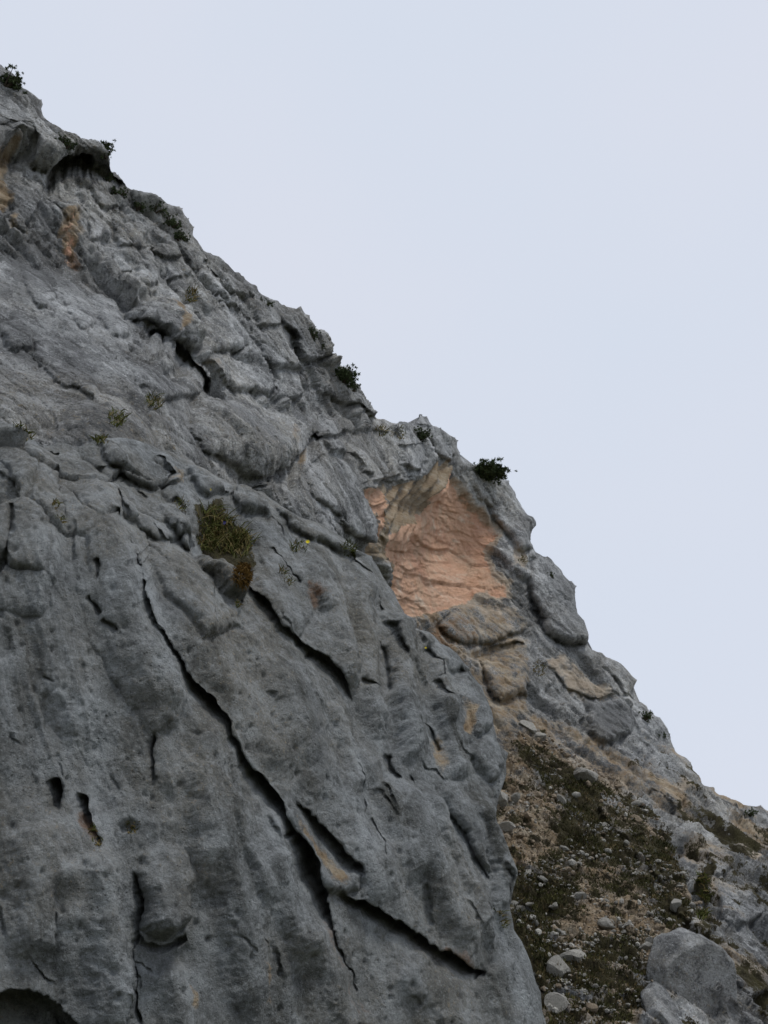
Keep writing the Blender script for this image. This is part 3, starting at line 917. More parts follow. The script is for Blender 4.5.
BL = [  # polygon, amp, round, tilt, name, label
    ([(-40, 50), (0, 66), (30, 95), (44, 120), (78, 140), (104, 150), (112, 174), (88, 173), (70, 162), (50, 178), (28, 164), (12, 168), (-40, 160)], 20, 14, (0, .3),
     'rock_cap', 'overhanging cap of rock at the top left of the ridge'),
    ([(126, 313), (139, 300), (165, 296), (181, 289), (194, 302), (199, 318), (196, 352), (189, 361), (168, 354), (147, 333), (134, 324)], 17, 14, (0, .35),
     'rock_slab', 'big slab with tan streaks overhanging a dark gap'),
    ([(199, 318), (225, 309), (243, 328), (248, 348), (230, 356), (202, 354)], 11, 12, (0, .2), 'rock_slab', 'slab joined to the right side of the streaked slab'),
    ([(199, 367), (209, 355), (230, 357), (256, 364), (272, 382), (267, 400), (230, 393), (212, 384)], 13, 10, (0, .2), 'rock_block', 'block below the streaked slab, above the great boulder'),
    ([(247, 333), (272, 332), (293, 354), (295, 377), (267, 372), (254, 354)], 12, 9, (0, .2), 'rock_block', 'pale layered block under the middle of the ridge'),
    ([(269, 374), (282, 371), (294, 380), (294, 402), (272, 402)], 10, 8, (0, .1), 'rock_block', 'small rounded block under the pale layered block'),
    ([(136, 262), (152, 256), (162, 265), (162, 281), (149, 290), (134, 281)], 10, 9, (0, .2), 'rock_block', 'round grey knob on the upper wall'),
    ([(165, 262), (183, 262), (186, 277), (168, 280)], 6, 6, (0, 0), 'rock_block', 'little pale block right of the round knob'),
    ([(98, 283), (116, 302), (127, 325), (126, 343), (110, 341), (95, 320)], 9, 10, (.1, .2), 'rock_slab', 'smooth slab left of the streaked slab'),
    ([(150, 247), (180, 232), (186, 257), (163, 262)], 6, 8, (0, .2), 'rock_slab', 'flat slab under the row of ridge shrubs'),
    ([(129, 326), (147, 337), (160, 358), (139, 362), (128, 346)], -6, 6, (0, 0), 'rock_face', 'recessed dark face below the streaked slab'),
    ([(132, 368), (162, 360), (189, 370), (194, 400), (182, 402), (152, 402), (140, 388)], 9, 10, (0, .1), 'rock_block', 'rounded block below the dark gap'),
    ([(276, 318), (300, 309), (325, 333), (330, 354), (318, 364), (296, 366), (292, 348), (275, 331)], 11, 10, (.1, .2), 'rock_block', 'upright block on the ridge below a dark crack'),
    ([(300, 368), (318, 368), (336, 372), (352, 386), (366, 412), (372, 424), (356, 423), (339, 408), (315, 391)], 9, 9, (0, .2), 'rock_slab', 'sloping slab under the overhanging ridge shrub'),
    ([(194, 404), (229, 396), (245, 395), (266, 407), (292, 415), (310, 422), (316, 431), (308, 448), (292, 463), (276, 476), (261, 485), (245, 480), (232, 473), (219, 467), (201, 448), (187, 428)],
     17, 26, (.1, .3), 'boulder', 'great smooth boulder bulging above a dark slanting crack'),
    ([(318, 430), (334, 417), (350, 424), (355, 433), (336, 438), (318, 442)], 9, 7, (0, .1), 'rock_block', 'flat topped block right of the great boulder'),
    ([(319, 445), (341, 439), (349, 456), (326, 457)], 8, 6, (0, .1), 'rock_block', 'small wedge block right of the great boulder'),
    ([(350, 437), (367, 435), (383, 442), (384, 485), (368, 484), (357, 465), (350, 456)], 10, 9, (.1, .1), 'rock_block', 'upright block left of the orange scar'),
    ([(305, 482), (326, 460), (347, 460), (360, 472), (368, 490), (376, 518), (374, 548), (352, 535), (341, 523), (318, 503), (307, 492)], 10, 10, (.1, .2), 'rock_slab',
     'crumpled slab between the great boulder and the scar'),
    ([(270, 490), (284, 487), (304, 490), (331, 522), (345, 547), (326, 553), (302, 540), (279, 512)], 9, 10, (0, .1), 'rock_slab', 'narrow slab below the great boulder'),
    ([(362, 424), (384, 428), (386, 440), (366, 434)], 5, 5, (0, 0), 'rock_block', None),
    ([(388, 430), (410, 430), (416, 446), (396, 450)], 6, 6, (0, 0), 'rock_block', None),
    ([(397, 452), (418, 452), (424, 464), (407, 472), (395, 466)], 7, 6, (0, 0), 'rock_block', None),
    ([(386, 446), (394, 452), (394, 478), (386, 482)], 6, 5, (0, 0), 'rock_block', None),
    ([(424, 436), (446, 436), (458, 452), (452, 466), (432, 456)], 7, 7, (0, 0), 'rock_block', None),
    ([(416, 416), (424, 411), (440, 428), (428, 430), (416, 426)], 4, 4, (0, 0), 'rock_pinnacle', 'small pinnacle on the ridge above the scar'),
    ([(472, 470), (495, 474), (509, 482), (516, 500), (532, 518), (530, 535), (535, 552), (516, 553), (504, 537), (496, 517), (480, 498), (472, 482)], 12, 10, (.2, .1),
     'rock_buttress', 'grey buttress right of the orange scar'),
    ([(529, 560), (550, 558), (576, 588), (577, 610), (589, 648), (563, 652), (541, 636), (530, 595)], 14, 12, (.1, .2), 'rock_buttress', 'lower bluish buttress on the skyline right of the scar'),
    ([(458, 606), (492, 596), (522, 606), (530, 630), (490, 648), (456, 644), (440, 630)], 10, 12, (0, .2), 'rock_block', 'banded brown block beneath the orange scar'),
    ([(478, 656), (512, 648), (528, 668), (526, 698), (500, 706), (484, 690)], 12, 12, (0, .2), 'rock_block', 'rounded brown block below the banded block'),
    ([(535, 655), (560, 660), (600, 688), (612, 698), (590, 702), (560, 690)], 2, 8, (0, 0), 'rock_slab', 'pale cream slab below the bluish buttress'),
    ([(582, 706), (615, 698), (639, 712), (630, 736), (605, 750), (587, 736)], 11, 10, (0, .2), 'rock_block', 'dark pitted crag on the right shoulder'),
    ([(596, 660), (622, 666), (636, 682), (640, 702), (620, 696), (604, 676)], 8, 8, (.1, 0), 'rock_block', 'grey shoulder block on the right skyline'),
    ([(664, 890), (676, 888), (700, 906), (712, 938), (700, 944), (684, 926), (668, 904)], 12, 7, (0, 0), 'rock_slab', 'pale tilted slab standing out of the slope'),
    ([(735, 838), (750, 848), (768, 862), (752, 872), (736, 856)], 5, 5, (0, 0), 'rock_slab', None),
    ([(590, 790), (625, 800), (650, 830), (630, 842), (600, 822)], 7, 8, (0, 0), 'rock_block', None),
    ([(640, 830), (680, 850), (692, 880), (660, 884), (636, 856)], 7, 8, (0, 0), 'rock_block', None),
    ([(700, 830), (726, 842), (736, 870), (716, 874), (700, 856)], 6, 7, (0, 0), 'rock_block', None),
    ([(716, 880), (752, 884), (768, 910), (740, 926), (718, 912)], 7, 8, (0, 0), 'rock_block', None),
    ([(640, 770), (668, 772), (690, 800), (672, 812), (646, 796)], 6, 7, (0, 0), 'rock_block', None),
    ([(722, 934), (752, 930), (768, 950), (768, 1000), (742, 1010), (724, 976)], 8, 10, (0, 0), 'rock_block', None),
    ([(10, 190), (34, 182), (40, 214), (24, 236), (8, 222)], 8, 8, (0, .2), 'rock_block', None),
    ([(54, 180), (76, 172), (84, 200), (70, 224), (52, 206)], 9, 9, (0, .1), 'rock_block', 'rounded block right under the overhanging cap'),
    ([(90, 176), (118, 182), (126, 204), (106, 208), (92, 196)], 6, 7, (0, .1), 'rock_block', None),
    ([(84, 206), (106, 210), (104, 236), (90, 240)], 5, 6, (0, .1), 'rock_block', None),
    ([(110, 212), (136, 206), (150, 226), (146, 248), (120, 246)], 6, 8, (0, .1), 'rock_block', None),
    ([(160, 206), (186, 212), (196, 242), (208, 262), (196, 276), (184, 246)], 5, 7, (.1, 0), 'rock_slab', 'strip of slab just below the ridge shrubs'),
    ([(205, 258), (236, 276), (254, 296), (240, 302), (214, 286)], 6, 7, (.1, 0), 'rock_slab', None),
    ([(204, 292), (236, 304), (246, 322), (224, 306)], 6, 6, (0, 0), 'rock_block', None),
    ([(252, 300), (276, 306), (274, 328), (252, 328)], 6, 7, (0, 0), 'rock_block', None),
    ([(0, 330), (16, 322), (36, 334), (30, 356), (4, 352)], 9, 9, (0, .1), 'rock_block', 'rounded lump at the far left edge of the upper wall'),
    ([(34, 330), (70, 352), (104, 384), (96, 402), (62, 388), (30, 362)], 7, 12, (0, .2), 'rock_slab', None),
    ([(20, 270), (44, 268), (60, 300), (44, 318), (22, 300)], 6, 9, (0, .1), 'rock_slab', None),
    ([(60, 270), (88, 292), (96, 330), (76, 340), (60, 306)], 6, 10, (0, .1), 'rock_slab', None),
]
for k, (pts, amp, rnd, tilt, name, label) in enumerate(BL):
    fpart(k + 1, name, label)
    far.block(pts, amp * (.65 if amp < 16 else 1.15), rnd * (.55 if amp < 16 else .8), tilt, 6 + 0.25 * abs(amp), 1.7, k + 1)

for pts, w, dep, st, dec in [
        ([(128, 320), (147, 336), (166, 358), (190, 368), (204, 388), (222, 396)], [2, 4, 6, 5, 4], 22, 9, 30),
        ([(255, 488), (278, 477), (296, 464), (310, 450), (317, 432)], [4, 5, 5, 4, 3], 22, 0, 20),
        ([(50, 184), (60, 172), (72, 165), (88, 172), (112, 178), (132, 192)], [5, 6, 5, 3, 2], 22, 8, 20),
        ([(0, 160), (14, 166), (30, 164)], 6, 14, 8, 20), ([(275, 330), (292, 347), (296, 370)], 2.4, 12, 0, 20),
        ([(339, 406), (352, 421), (368, 424)], 3, 10, 4, 20), ([(186, 300), (196, 312), (200, 330)], 2, 6, 0, 20),
        ([(218, 308), (226, 330), (222, 345)], 2, 6, 0, 20), ([(390, 480), (384, 505), (379, 535), (374, 552)], 4, 16, 0, 20),
        ([(196, 240), (206, 270), (220, 290)], 2, 8, 0, 20), ([(28, 240), (46, 258), (70, 268), (90, 262)], 4, 10, 0, 20),
        ([(318, 442), (330, 446), (348, 437)], 1.6, 8, 0, 20), ([(349, 437), (346, 448), (350, 460)], 1.4, 6, 0, 20),
        ([(326, 458), (314, 470), (304, 482)], 2.6, 10, 0, 20), ([(536, 553), (528, 575), (530, 600), (541, 640)], 3, 9, 0, 20),
        ([(480, 652), (504, 650), (526, 646)], 2.2, 9, 0, 20), ([(668, 944), (668, 962), (690, 990), (720, 1024)], 3, 10, 0, 20),
        ([(700, 868), (706, 895), (716, 930)], 6, 12, 0, 20), ([(62, 370), (80, 386), (72, 398)], 2, 7, 0, 20), ([(52, 290), (62, 330), (56, 350)], 2, 6, 0, 20)]:
    far.crack(pts, w, dep, st, dec)
for a in [(60, 190, 22, 14, 9), (15, 176, 24, 12, 9), (100, 275, 18, 14, 6), (125, 270, 10, 14, 8), (175, 376, 14, 8, 12), (212, 395, 14, 6, 10), (110, 238, 8, 6, 9), (62, 224, 12, 6, 7, .4),
          (280, 388, 10, 12, 4), (420, 505, 22, 14, 10), (540, 700, 18, 10, 6), (500, 655, 30, 6, 6), (430, 640, 20, 16, 6)]:
    dent(far, *a)

far.carve([(44, 190), (50, 174), (64, 162), (80, 165), (92, 173), (86, 179), (70, 173), (60, 182), (54, 194)], 46)
far.carve([(-10, 140), (20, 137), (33, 150), (30, 165), (10, 172), (-10, 170)], 20, 8)
far.carve([(144, 334), (156, 343), (168, 356), (192, 364), (206, 386), (220, 396), (206, 396), (190, 374), (166, 364), (152, 352)], 40)
far.carve([(252, 488), (278, 472), (298, 456), (312, 438), (322, 444), (311, 466), (290, 486), (264, 496)], 55, 5)
far.carve([(108, 172), (124, 184), (134, 196), (120, 190)], 16)
far.carve([(122, 262), (134, 264), (136, 288), (150, 294), (140, 298), (124, 284)], 14, 6)
# drapery of hanging ribs along the upper left lip of the scar
DRAPE = [(384, 508), (390, 488), (412, 480), (438, 462), (458, 464), (452, 486), (436, 508), (422, 532), (402, 546), (388, 540)]
i = far.near(DRAPE, 10)
d = sdf(far.wu[i], far.wv[i], DRAPE)


def rib_(u, v):
    al = u * 0.92 + v * 0.38
    ph = perlin(np.stack([al / 26, v / 50, al * 0], 1).astype(F4), 1.0, 77)
    return .38 * np.abs(np.sin(al / 2.9 + 5 * ph))


rib = rib_(far.u[i], far.v[i])
far.h[i] += ((5 * sstep(-2, 14, d) - 22 * rib * sstep(-2, 6, d) * sstep(550, 520, far.wv[i])) * far.mpp[i]).astype(F4)

far.push(far.h, 9)
far.open_joints(0.05, 0.25)
# joint-bounded blocks in three sizes
rock = 1 - slope
insc = np.zeros(len(far.u), F4)
i = far.near(SCAR, 10)
insc[i] = sstep(-2, 6, sdf(far.wu[i], far.wv[i], SCAR))
i = far.near(DRAPE, 10)
indr = np.zeros(len(far.u), F4)
indr[i] = sstep(-4, 4, sdf(far.wu[i], far.wv[i], DRAPE))
insc = np.clip(insc - indr, 0, 1)
calm = (1 - 0.8 * insc) * (1 - .85 * indr)
inblk = (far.part > 0) * 0.6
sx = Q0[:, 0] * 0.9 + Q0[:, 1] * 0.35
sy = Q0[:, 2] * 0.9 + Q0[:, 1] * 0.3
wx = sx + 0.35 * perlin(Q0, 0.8, 141) + 0.12 * perlin(Q0, 2.7, 143); wy = sy + 0.35 * perlin(Q0, 0.8, 142) + 0.12 * perlin(Q0, 2.7, 144)
ang = -0.70
ax = wx * math.cos(ang) + wy * math.sin(ang); ay = -wx * math.sin(ang) + wy * math.cos(ang)
def plates(fx, fy, seed, step, over, groove, gw, mask, k):
    """overlapping plates bounded by joints: each cell has its own level and leans out over the one below"""
    f1, f2, ox, oy, r1, r2, r3 = voronoi(ax * fx, ay * fy, seed)
    e = f2 - f1
    gwv = gw * (0.3 + 1.2 * np.clip(0.5 + perlin(Q0, 0.7, seed), 0, 1))
    h = (r1 - .5) * step - oy * over * (.2 + 1.2 * r2) + ox * (r3 - .5) * over * .8 - groove * np.exp(-(e / gwv) ** 2) * sstep(.15, -.15, oy)
    h = (h * mask).astype(F4)
    far.push(far.blur(h, 1) if fx < 1 else h, k)
    return r1 * .6 + r3 * .4


frac = np.clip(fbm(Q0, 0.3, 2, 171) * 2.6 + 0.45, 0.0, 1)
SMOOTH = [(-60, 262), (30, 262), (70, 268), (98, 282), (128, 326), (128, 360), (196, 402), (188, 428), (205, 455), (150, 450), (-60, 445)]
smz = sstep(-14, 10, sdf(far.wu, far.wv, SMOOTH))
frac = frac * (1 - .75 * smz)
brok = sstep(590, 650, far.u) * sstep(690, 770, far.v)          # the broken right shoulder
frac = np.maximum(frac, np.maximum(brok, .9 * slope))
calm = calm * (1 - .45 * smz)
blk = (far.part > 0).astype(F4)
blk = far.blur(blk, 2)
t1 = plates(0.22, 0.5, 16, 0.22, 0.42, 0.16, 0.022, (rock * 0.9 + 0.1) * calm * (1 - blk * .8) * (.35 + .65 * frac), 10)
t2 = plates(0.5, 1.1, 17, 0.06, 0.16, 0.14, 0.022, (rock * 0.9 + 0.2) * calm * (1 - blk * .8) * (.4 + .6 * frac) * (1 + .9 * brok), 8)
t3 = plates(1.3, 2.7, 18, 0.045, 0.11, 0.07, 0.028, (rock * 0.2 + 0.8) * calm * (1 - blk * 0.5) * (.2 + .8 * frac) * (1 + .5 * brok + .6 * slope), 7)
plates(3.0, 5.6, 19, 0.032, 0.08, 0.04, 0.045, calm * (.2 + .8 * frac) * (1 - .4 * brok + .6 * slope) * (1 - blk * .6), 5)
plates(7, 12, 20, 0.012, 0.03, 0.01, 0.07, (0.6 + 0.4 * rock) * calm * (.3 + .7 * frac) * (1 - .6 * brok) * (1 - blk * .6), 4)
far.att['tone'] = np.clip((.3 * t1 + .4 * t2 + .3 * t3 - .5) * 1.9 + .5, 0, 1) * (1 - insc) + .5 * insc
# long thin fractures running down to the right
lw = np.stack([ax * 0.35 + 0.1 * wx, ay * 1.9, ax * 0], 1).astype(F4)
far.push((-0.09 * np.exp(-(perlin(lw, 1.0, 201) / 0.035) ** 2) * rock * calm * (fbm(Q0, 0.5, 2, 202) > -.05)).astype(F4), 6)
lw = np.stack([ax * 1.3, ay * 0.3, ax * 0], 1).astype(F4)
far.push((-0.06 * np.exp(-(perlin(lw, 1.0, 203) / 0.04) ** 2) * rock * calm * (fbm(Q0, 0.6, 2, 204) > .02)).astype(F4), 6)
far.push((0.05 * fbm(Q0, 0.9, 3, 151) * calm + 0.028 * ridged(Q0, (2.6, 2.6, 3.4), 3, 152) * calm * (1 - .5 * brok) * (1 - .5 * blk) + 0.02 * fbm(Q0, 7.5, 2, 153)).astype(F4), 4)
# bedding cracks across the fresh scar
bx_, by_ = far.u + 8 * perlin(Q0, 0.6, 211), far.v + 5 * perlin(Q0, 0.6, 212) - 0.12 * far.u
for cu, cv_, sd, st_, ov_, gr_ in ((44, 22, 23, .07, .08, .03), (19, 9, 24, .035, .05, .03), (9, 4, 25, .025, .03, .015)):
    f1, f2, ox, oy, r1, r2, r3 = voronoi(bx_ / cu, by_ / cv_, sd)
    far.push((insc * ((r1 - .5) * st_ + oy * ov_ * (r2 * 1.3 - .1) + ox * (r3 - .5) * ov_ - gr_ * np.exp(-((f2 - f1) / 0.05) ** 2))).astype(F4), 5)
far.push((slope * (0.10 * fbm(Q0, 1.6, 3, 161) + 0.06 * ridged(Q0, 4.0, 2, 162))).astype(F4), 4)

far.wu, far.wv = far.wu + 3 * perlin(Q0, 1.5, 231), far.wv + 4 * perlin(Q0, 1.5, 232)
far.paint('orange', [(446, 473), (462, 476), (472, 498), (495, 521), (499, 535), (485, 549), (489, 566), (507, 583), (505, 595), (485, 592), (458, 602), (428, 614), (409, 621),
                     (399, 603), (397, 586), (400, 566), (384, 556), (387, 534), (400, 528), (418, 524), (432, 504), (444, 480)], 3)
far.paint('orange', [(366, 490), (384, 489), (386, 510), (378, 548), (372, 548), (378, 515)], 3, .85)
far.paint('tan', SCAR, 6, .8)
i = far.near(DRAPE, 10)
d = sdf(far.wu[i], far.wv[i], DRAPE)
far.att['tan'][i] = np.maximum(far.att['tan'][i] * (d < 0), sstep(-3, 4, d) * np.clip(1.2 - 1.6 * rib_(far.u[i], far.v[i]), 0, 1))
far.att['dark'][i] = np.maximum(far.att['dark'][i], sstep(-3, 4, d) * np.clip(4.0 * rib_(far.u[i], far.v[i]) - .75, 0, .85))
far.paint('tan', [(410, 618), (460, 600), (500, 594), (524, 610), (534, 650), (526, 705), (560, 720), (600, 742), (640, 770), (655, 800), (600, 790), (540, 752), (500, 745), (470, 690), (440, 650)], 12, .62)
far.paint('tan', [(530, 650), (560, 656), (604, 684), (616, 700), (588, 708), (556, 694)], 12, .55)
far.paint('tan', [(735, 838), (752, 850), (768, 862), (752, 870), (736, 856)], 4, .8)
far.paint('tan', [(676, 776), (690, 788), (694, 798), (680, 790)], 3, .8)
far.paint('tan', [(60, 210), (78, 205), (84, 232), (74, 262), (62, 250)], 6, .85)
far.paint('orange', [(64, 216), (74, 212), (78, 240), (70, 262), (62, 262), (66, 240)], 4, .5)
far.paint('tan', [(-6, 160), (12, 162), (12, 205), (-6, 215)], 6, .85)
far.paint('tan', [(10, 215), (18, 216), (16, 232), (8, 228)], 4, .7)
far.paint('tan', [(170, 308), (180, 306), (178, 345), (168, 348)], 4, .8)
far.paint('tan', [(192, 320), (198, 318), (196, 335), (186, 350)], 3, .7)
far.paint('tan', [(196, 366), (210, 360), (218, 378), (208, 382)], 5, .6)
far.paint('tan', [(284, 432), (292, 428), (290, 452), (282, 456)], 4, .6)
far.paint('tan', [(294, 462), (304, 464), (306, 478), (294, 476)], 5, .65)
far.paint('rust', [(62, 250), (84, 246), (86, 270), (70, 266)], 6, .7)
far.paint('rust', [(78, 160), (90, 168), (80, 176)], 5, .6)
far.paint('rust', [(420, 622), (470, 614), (480, 650), (440, 650)], 8, .55)
far.paint('dark', [(582, 706), (615, 698), (639, 712), (630, 736), (605, 750), (587, 736)], 8, .7)
far.paint('dark', [(0, 225), (40, 225), (90, 262), (60, 300), (20, 320), (0, 300)], 24, 0.55)
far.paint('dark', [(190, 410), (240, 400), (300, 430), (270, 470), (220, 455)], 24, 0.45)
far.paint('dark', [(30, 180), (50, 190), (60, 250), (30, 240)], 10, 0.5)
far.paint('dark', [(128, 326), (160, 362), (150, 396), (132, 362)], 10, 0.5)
far.paint('dark', [(540, 565), (574, 590), (584, 640), (556, 640)], 10, 0.5)
far.paint('dark', [(500, 500), (530, 520), (530, 552), (508, 545)], 8, 0.35)
i = far.near(SCAR, 12)
d = sdf(far.wu[i], far.wv[i], SCAR)
far.att['pale'][i] = np.maximum(far.att['pale'][i], .78 * np.exp(-((d - 1) / 4.5) ** 2) * sstep(440, 470, far.wu[i]))
for pp, am in (([(536, 655), (560, 660), (602, 686), (612, 698), (590, 700), (562, 688)], .72), ([(470, 606), (500, 600), (520, 612), (505, 622), (480, 618)], .6), ([(512, 548), (526, 552), (530, 566), (512, 562)], .7),
               ([(735, 838), (752, 850), (768, 862), (752, 870), (736, 856)], .85), ([(672, 772), (690, 786), (696, 800), (680, 790)], .8), ([(556, 740), (600, 762), (636, 790), (610, 790), (566, 764)], .55)):
    far.paint('pale', pp, 5, am)
far.paint('dark', [(396, 516), (414, 496), (420, 500), (408, 528), (398, 534)], 5, .55)
tn = fbm(Q0, 0.35, 3, 181)
far.att['veg'] = np.maximum(far.att['veg'], slope * np.clip(0.62 + 0.9 * tn - 0.35 * sstep(0.0, 0.5, fbm(Q0, 1.3, 2, 182)) + 0.15 * sstep(740, 800, far.v), 0, 1))
far.att['tan'] = np.maximum(far.att['tan'], slope * np.clip(0.62 - 0.8 * tn, 0, .85))
shd = sstep(600, 660, far.u) * sstep(700, 780, far.v) * (1 - slope)
far.att['tan'] = np.maximum(far.att['tan'], shd * np.clip(.42 + .9 * fbm(Q0, .45, 2, 191), 0, .75))
far.att['veg'] = np.maximum(far.att['veg'], shd * np.clip(.28 + 1.1 * fbm(Q0, .5, 3, 192), 0, .75))
far.paint('veg', [(698, 868), (714, 862), (712, 900), (708, 930), (700, 900)], 4, .9)
far.paint('tan', [(600, 860), (640, 855), (672, 905), (664, 935), (630, 915), (604, 885)], 12, .6)

for sh in (near, far):
    sh.FN = sh.normals()
    sh.proj = project(sh.P)


def split(sheet, mother, mat, parts, label, extra=None):
    q = sheet.faces()
    pf = sheet.part[q[:, 0]]
    root = None
    mo = build_mesh(mother, sheet.P, q[pf == -1], mat, sheet.att)
    tag(mo, label, 'rock face', kind='structure')
    for k, (name, lab) in parts.items():
        m = pf == k
        if m.sum() < 20:
            continue
        o = build_mesh(name, sheet.P, q[m], mat, sheet.att)
        o.parent = mo
        if lab:
            o['label'] = lab
    return mo


far_slope_mask = (slope_d > 0) & (far.part < 0)
far.part[far_slope_mask] = -2
cliff = split(near, 'cliff', M_near, NEAR_PARTS, 'near grey limestone cliff split by a long diagonal fissure')
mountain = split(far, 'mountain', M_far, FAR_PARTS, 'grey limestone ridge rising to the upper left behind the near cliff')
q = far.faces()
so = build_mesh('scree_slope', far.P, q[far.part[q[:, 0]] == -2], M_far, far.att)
tag(so, 'steep slope of rubble and turf at the lower right', 'slope', kind='structure')

# ground under the viewer
gm = bpy.data.meshes.new('ground')
n = 40
gv = []
gf = []
for a in range(n + 1):
    for b in range(n + 1):
        x = -300 + 600 * b / n; y = -300 + 600 * a / n
        gv.append((x, y, -1.7 + 0.25 * math.sin(x * .13) * math.cos(y * .11)))
for a in range(n):
    for b in range(n):
        k = a * (n + 1) + b
        gf.append((k, k + 1, k + n + 2, k + n + 1))
gm.from_pydata(gv, [], gf)
gm.materials.append(M_ground)
go = bpy.data.objects.new('ground', gm)
col.objects.link(go)
tag(go, 'rough alpine meadow at the foot of the cliff', 'ground', kind='structure')


# ------------------------------------------------------------------ plants
def mesh_obj(name, verts, faces, mat, parent=None, smooth=False):
    me = bpy.data.meshes.new(name)
    me.from_pydata([tuple(p) for p in verts], [], faces)
    if smooth:
        me.polygons.foreach_set('use_smooth', np.ones(len(faces), bool))
    for m in (mat if isinstance(mat, (list, tuple)) else [mat]):
        me.materials.append(m)
    o = bpy.data.objects.new(name, me)
    col.objects.link(o)
    if parent:
        o.parent = parent
    return o


def blade(vs, fs, p, d, side, L, wdt, droop, segs=3):
    """a bent tapering grass blade"""
    k = len(vs)
    for j in range(segs):
        t = j / segs
        c = p + d * (L * t) + Vector((0, 0, -droop * L * t * t))
        w = side * (wdt * (1 - t * 0.7))
        vs += [c - w, c + w]
    vs.append(p + d * L + Vector((0, 0, -droop * L)))
    for j in range(segs - 1):
        a = k + 2 * j
        fs.append((a, a + 1, a + 3, a + 2))
    fs.append((k + 2 * segs - 2, k + 2 * segs - 1, k + 2 * segs))


def rand_dir(r):
    a = r.uniform(0, 2 * math.pi)
    return Vector((math.cos(a), math.sin(a), 0))


def grass_tuft(sheet, spots, n, length, label, group=None, dry=0.3, mat=None, cat='grass', name='grass_tuft', spread=1.0, width=0.006, droop=0.5):
    """spots: pixel circles (x, y, r) on the rock the blades grow from"""
    vs, fs = [], []
    vs2, fs2 = [], []
    base = None
    for _ in range(n):
        x, y, r = rng.choice(spots)
        a = rng.uniform(0, 6.283); q_ = r * math.sqrt(rng.random())
        hit = sheet.lookup(x + q_ * math.cos(a), y + q_ * math.sin(a), 1.6)
        if not hit:
            continue
        p, nn = hit
        if base is None:
            base = p
        d = (nn * 0.55 + Vector((0, 0, 0.75)) + rand_dir(rng) * 0.6 * spread).normalized()
        side = d.cross(rand_dir(rng)).normalized()
        tgt = (vs2, fs2) if rng.random() < dry else (vs, fs)
        blade(tgt[0], tgt[1], p - nn * 0.01, d, side, length * rng.uniform(0.5, 1.2), width * rng.uniform(.7, 1.3), rng.uniform(0.2, droop * 1.6))
    root = bpy.data.objects.new(name, None)
    col.objects.link(root)
    root.location = base
    root.empty_display_size = 0.1
    for nm, v_, f_, m_ in (('green_blades', vs, fs, mat or M_grass), ('dry_blades', vs2, fs2, M_dry)):
        if f_:
            o = mesh_obj(nm, [p - base for p in v_], f_, m_, root)
            o['kind'] = 'stuff'
    tag(root, label, cat, group)
    return root


def moss_cushion(sheet, x, y, rx, ry, label, mat, n=700):
    vs, fs = [], []
    base = sheet.lookup(x, y, 2)[0]
    for _ in range(n):
        a = rng.uniform(0, 6.283); q_ = math.sqrt(rng.random())
        hit = sheet.lookup(x + rx * q_ * math.cos(a), y + ry * q_ * math.sin(a), 1.6)
        if not hit:
            continue
        p, nn = hit
        hgt = 0.09 * (1 - q_ * q_)
        p = p + nn * hgt
        d = (nn + Vector((0, 0, .3)) + Vector((rng.gauss(0, .5), rng.gauss(0, .5), rng.gauss(0, .5)))).normalized()
        blade(vs, fs, p - base - nn * 0.04, d, d.cross(rand_dir(rng)).normalized(), rng.uniform(.04, .075), .007, .4, 2)
    o = mesh_obj('moss_cushion', vs, fs, mat)
    o.location = base
    tag(o, label, 'moss')
    return o


def tube(vs, fs, a, b, ra, rb, n=5):
    ax_ = (b - a).normalized()
    s = ax_.orthogonal().normalized(); t = ax_.cross(s)
    k = len(vs)
    for p, r in ((a, ra), (b, rb)):
        for j in range(n):
            an = 6.283 * j / n
            vs.append(p + s * (r * math.cos(an)) + t * (r * math.sin(an)))
    for j in range(n):
        fs.append((k + j, k + (j + 1) % n, k + n + (j + 1) % n, k + n + j))


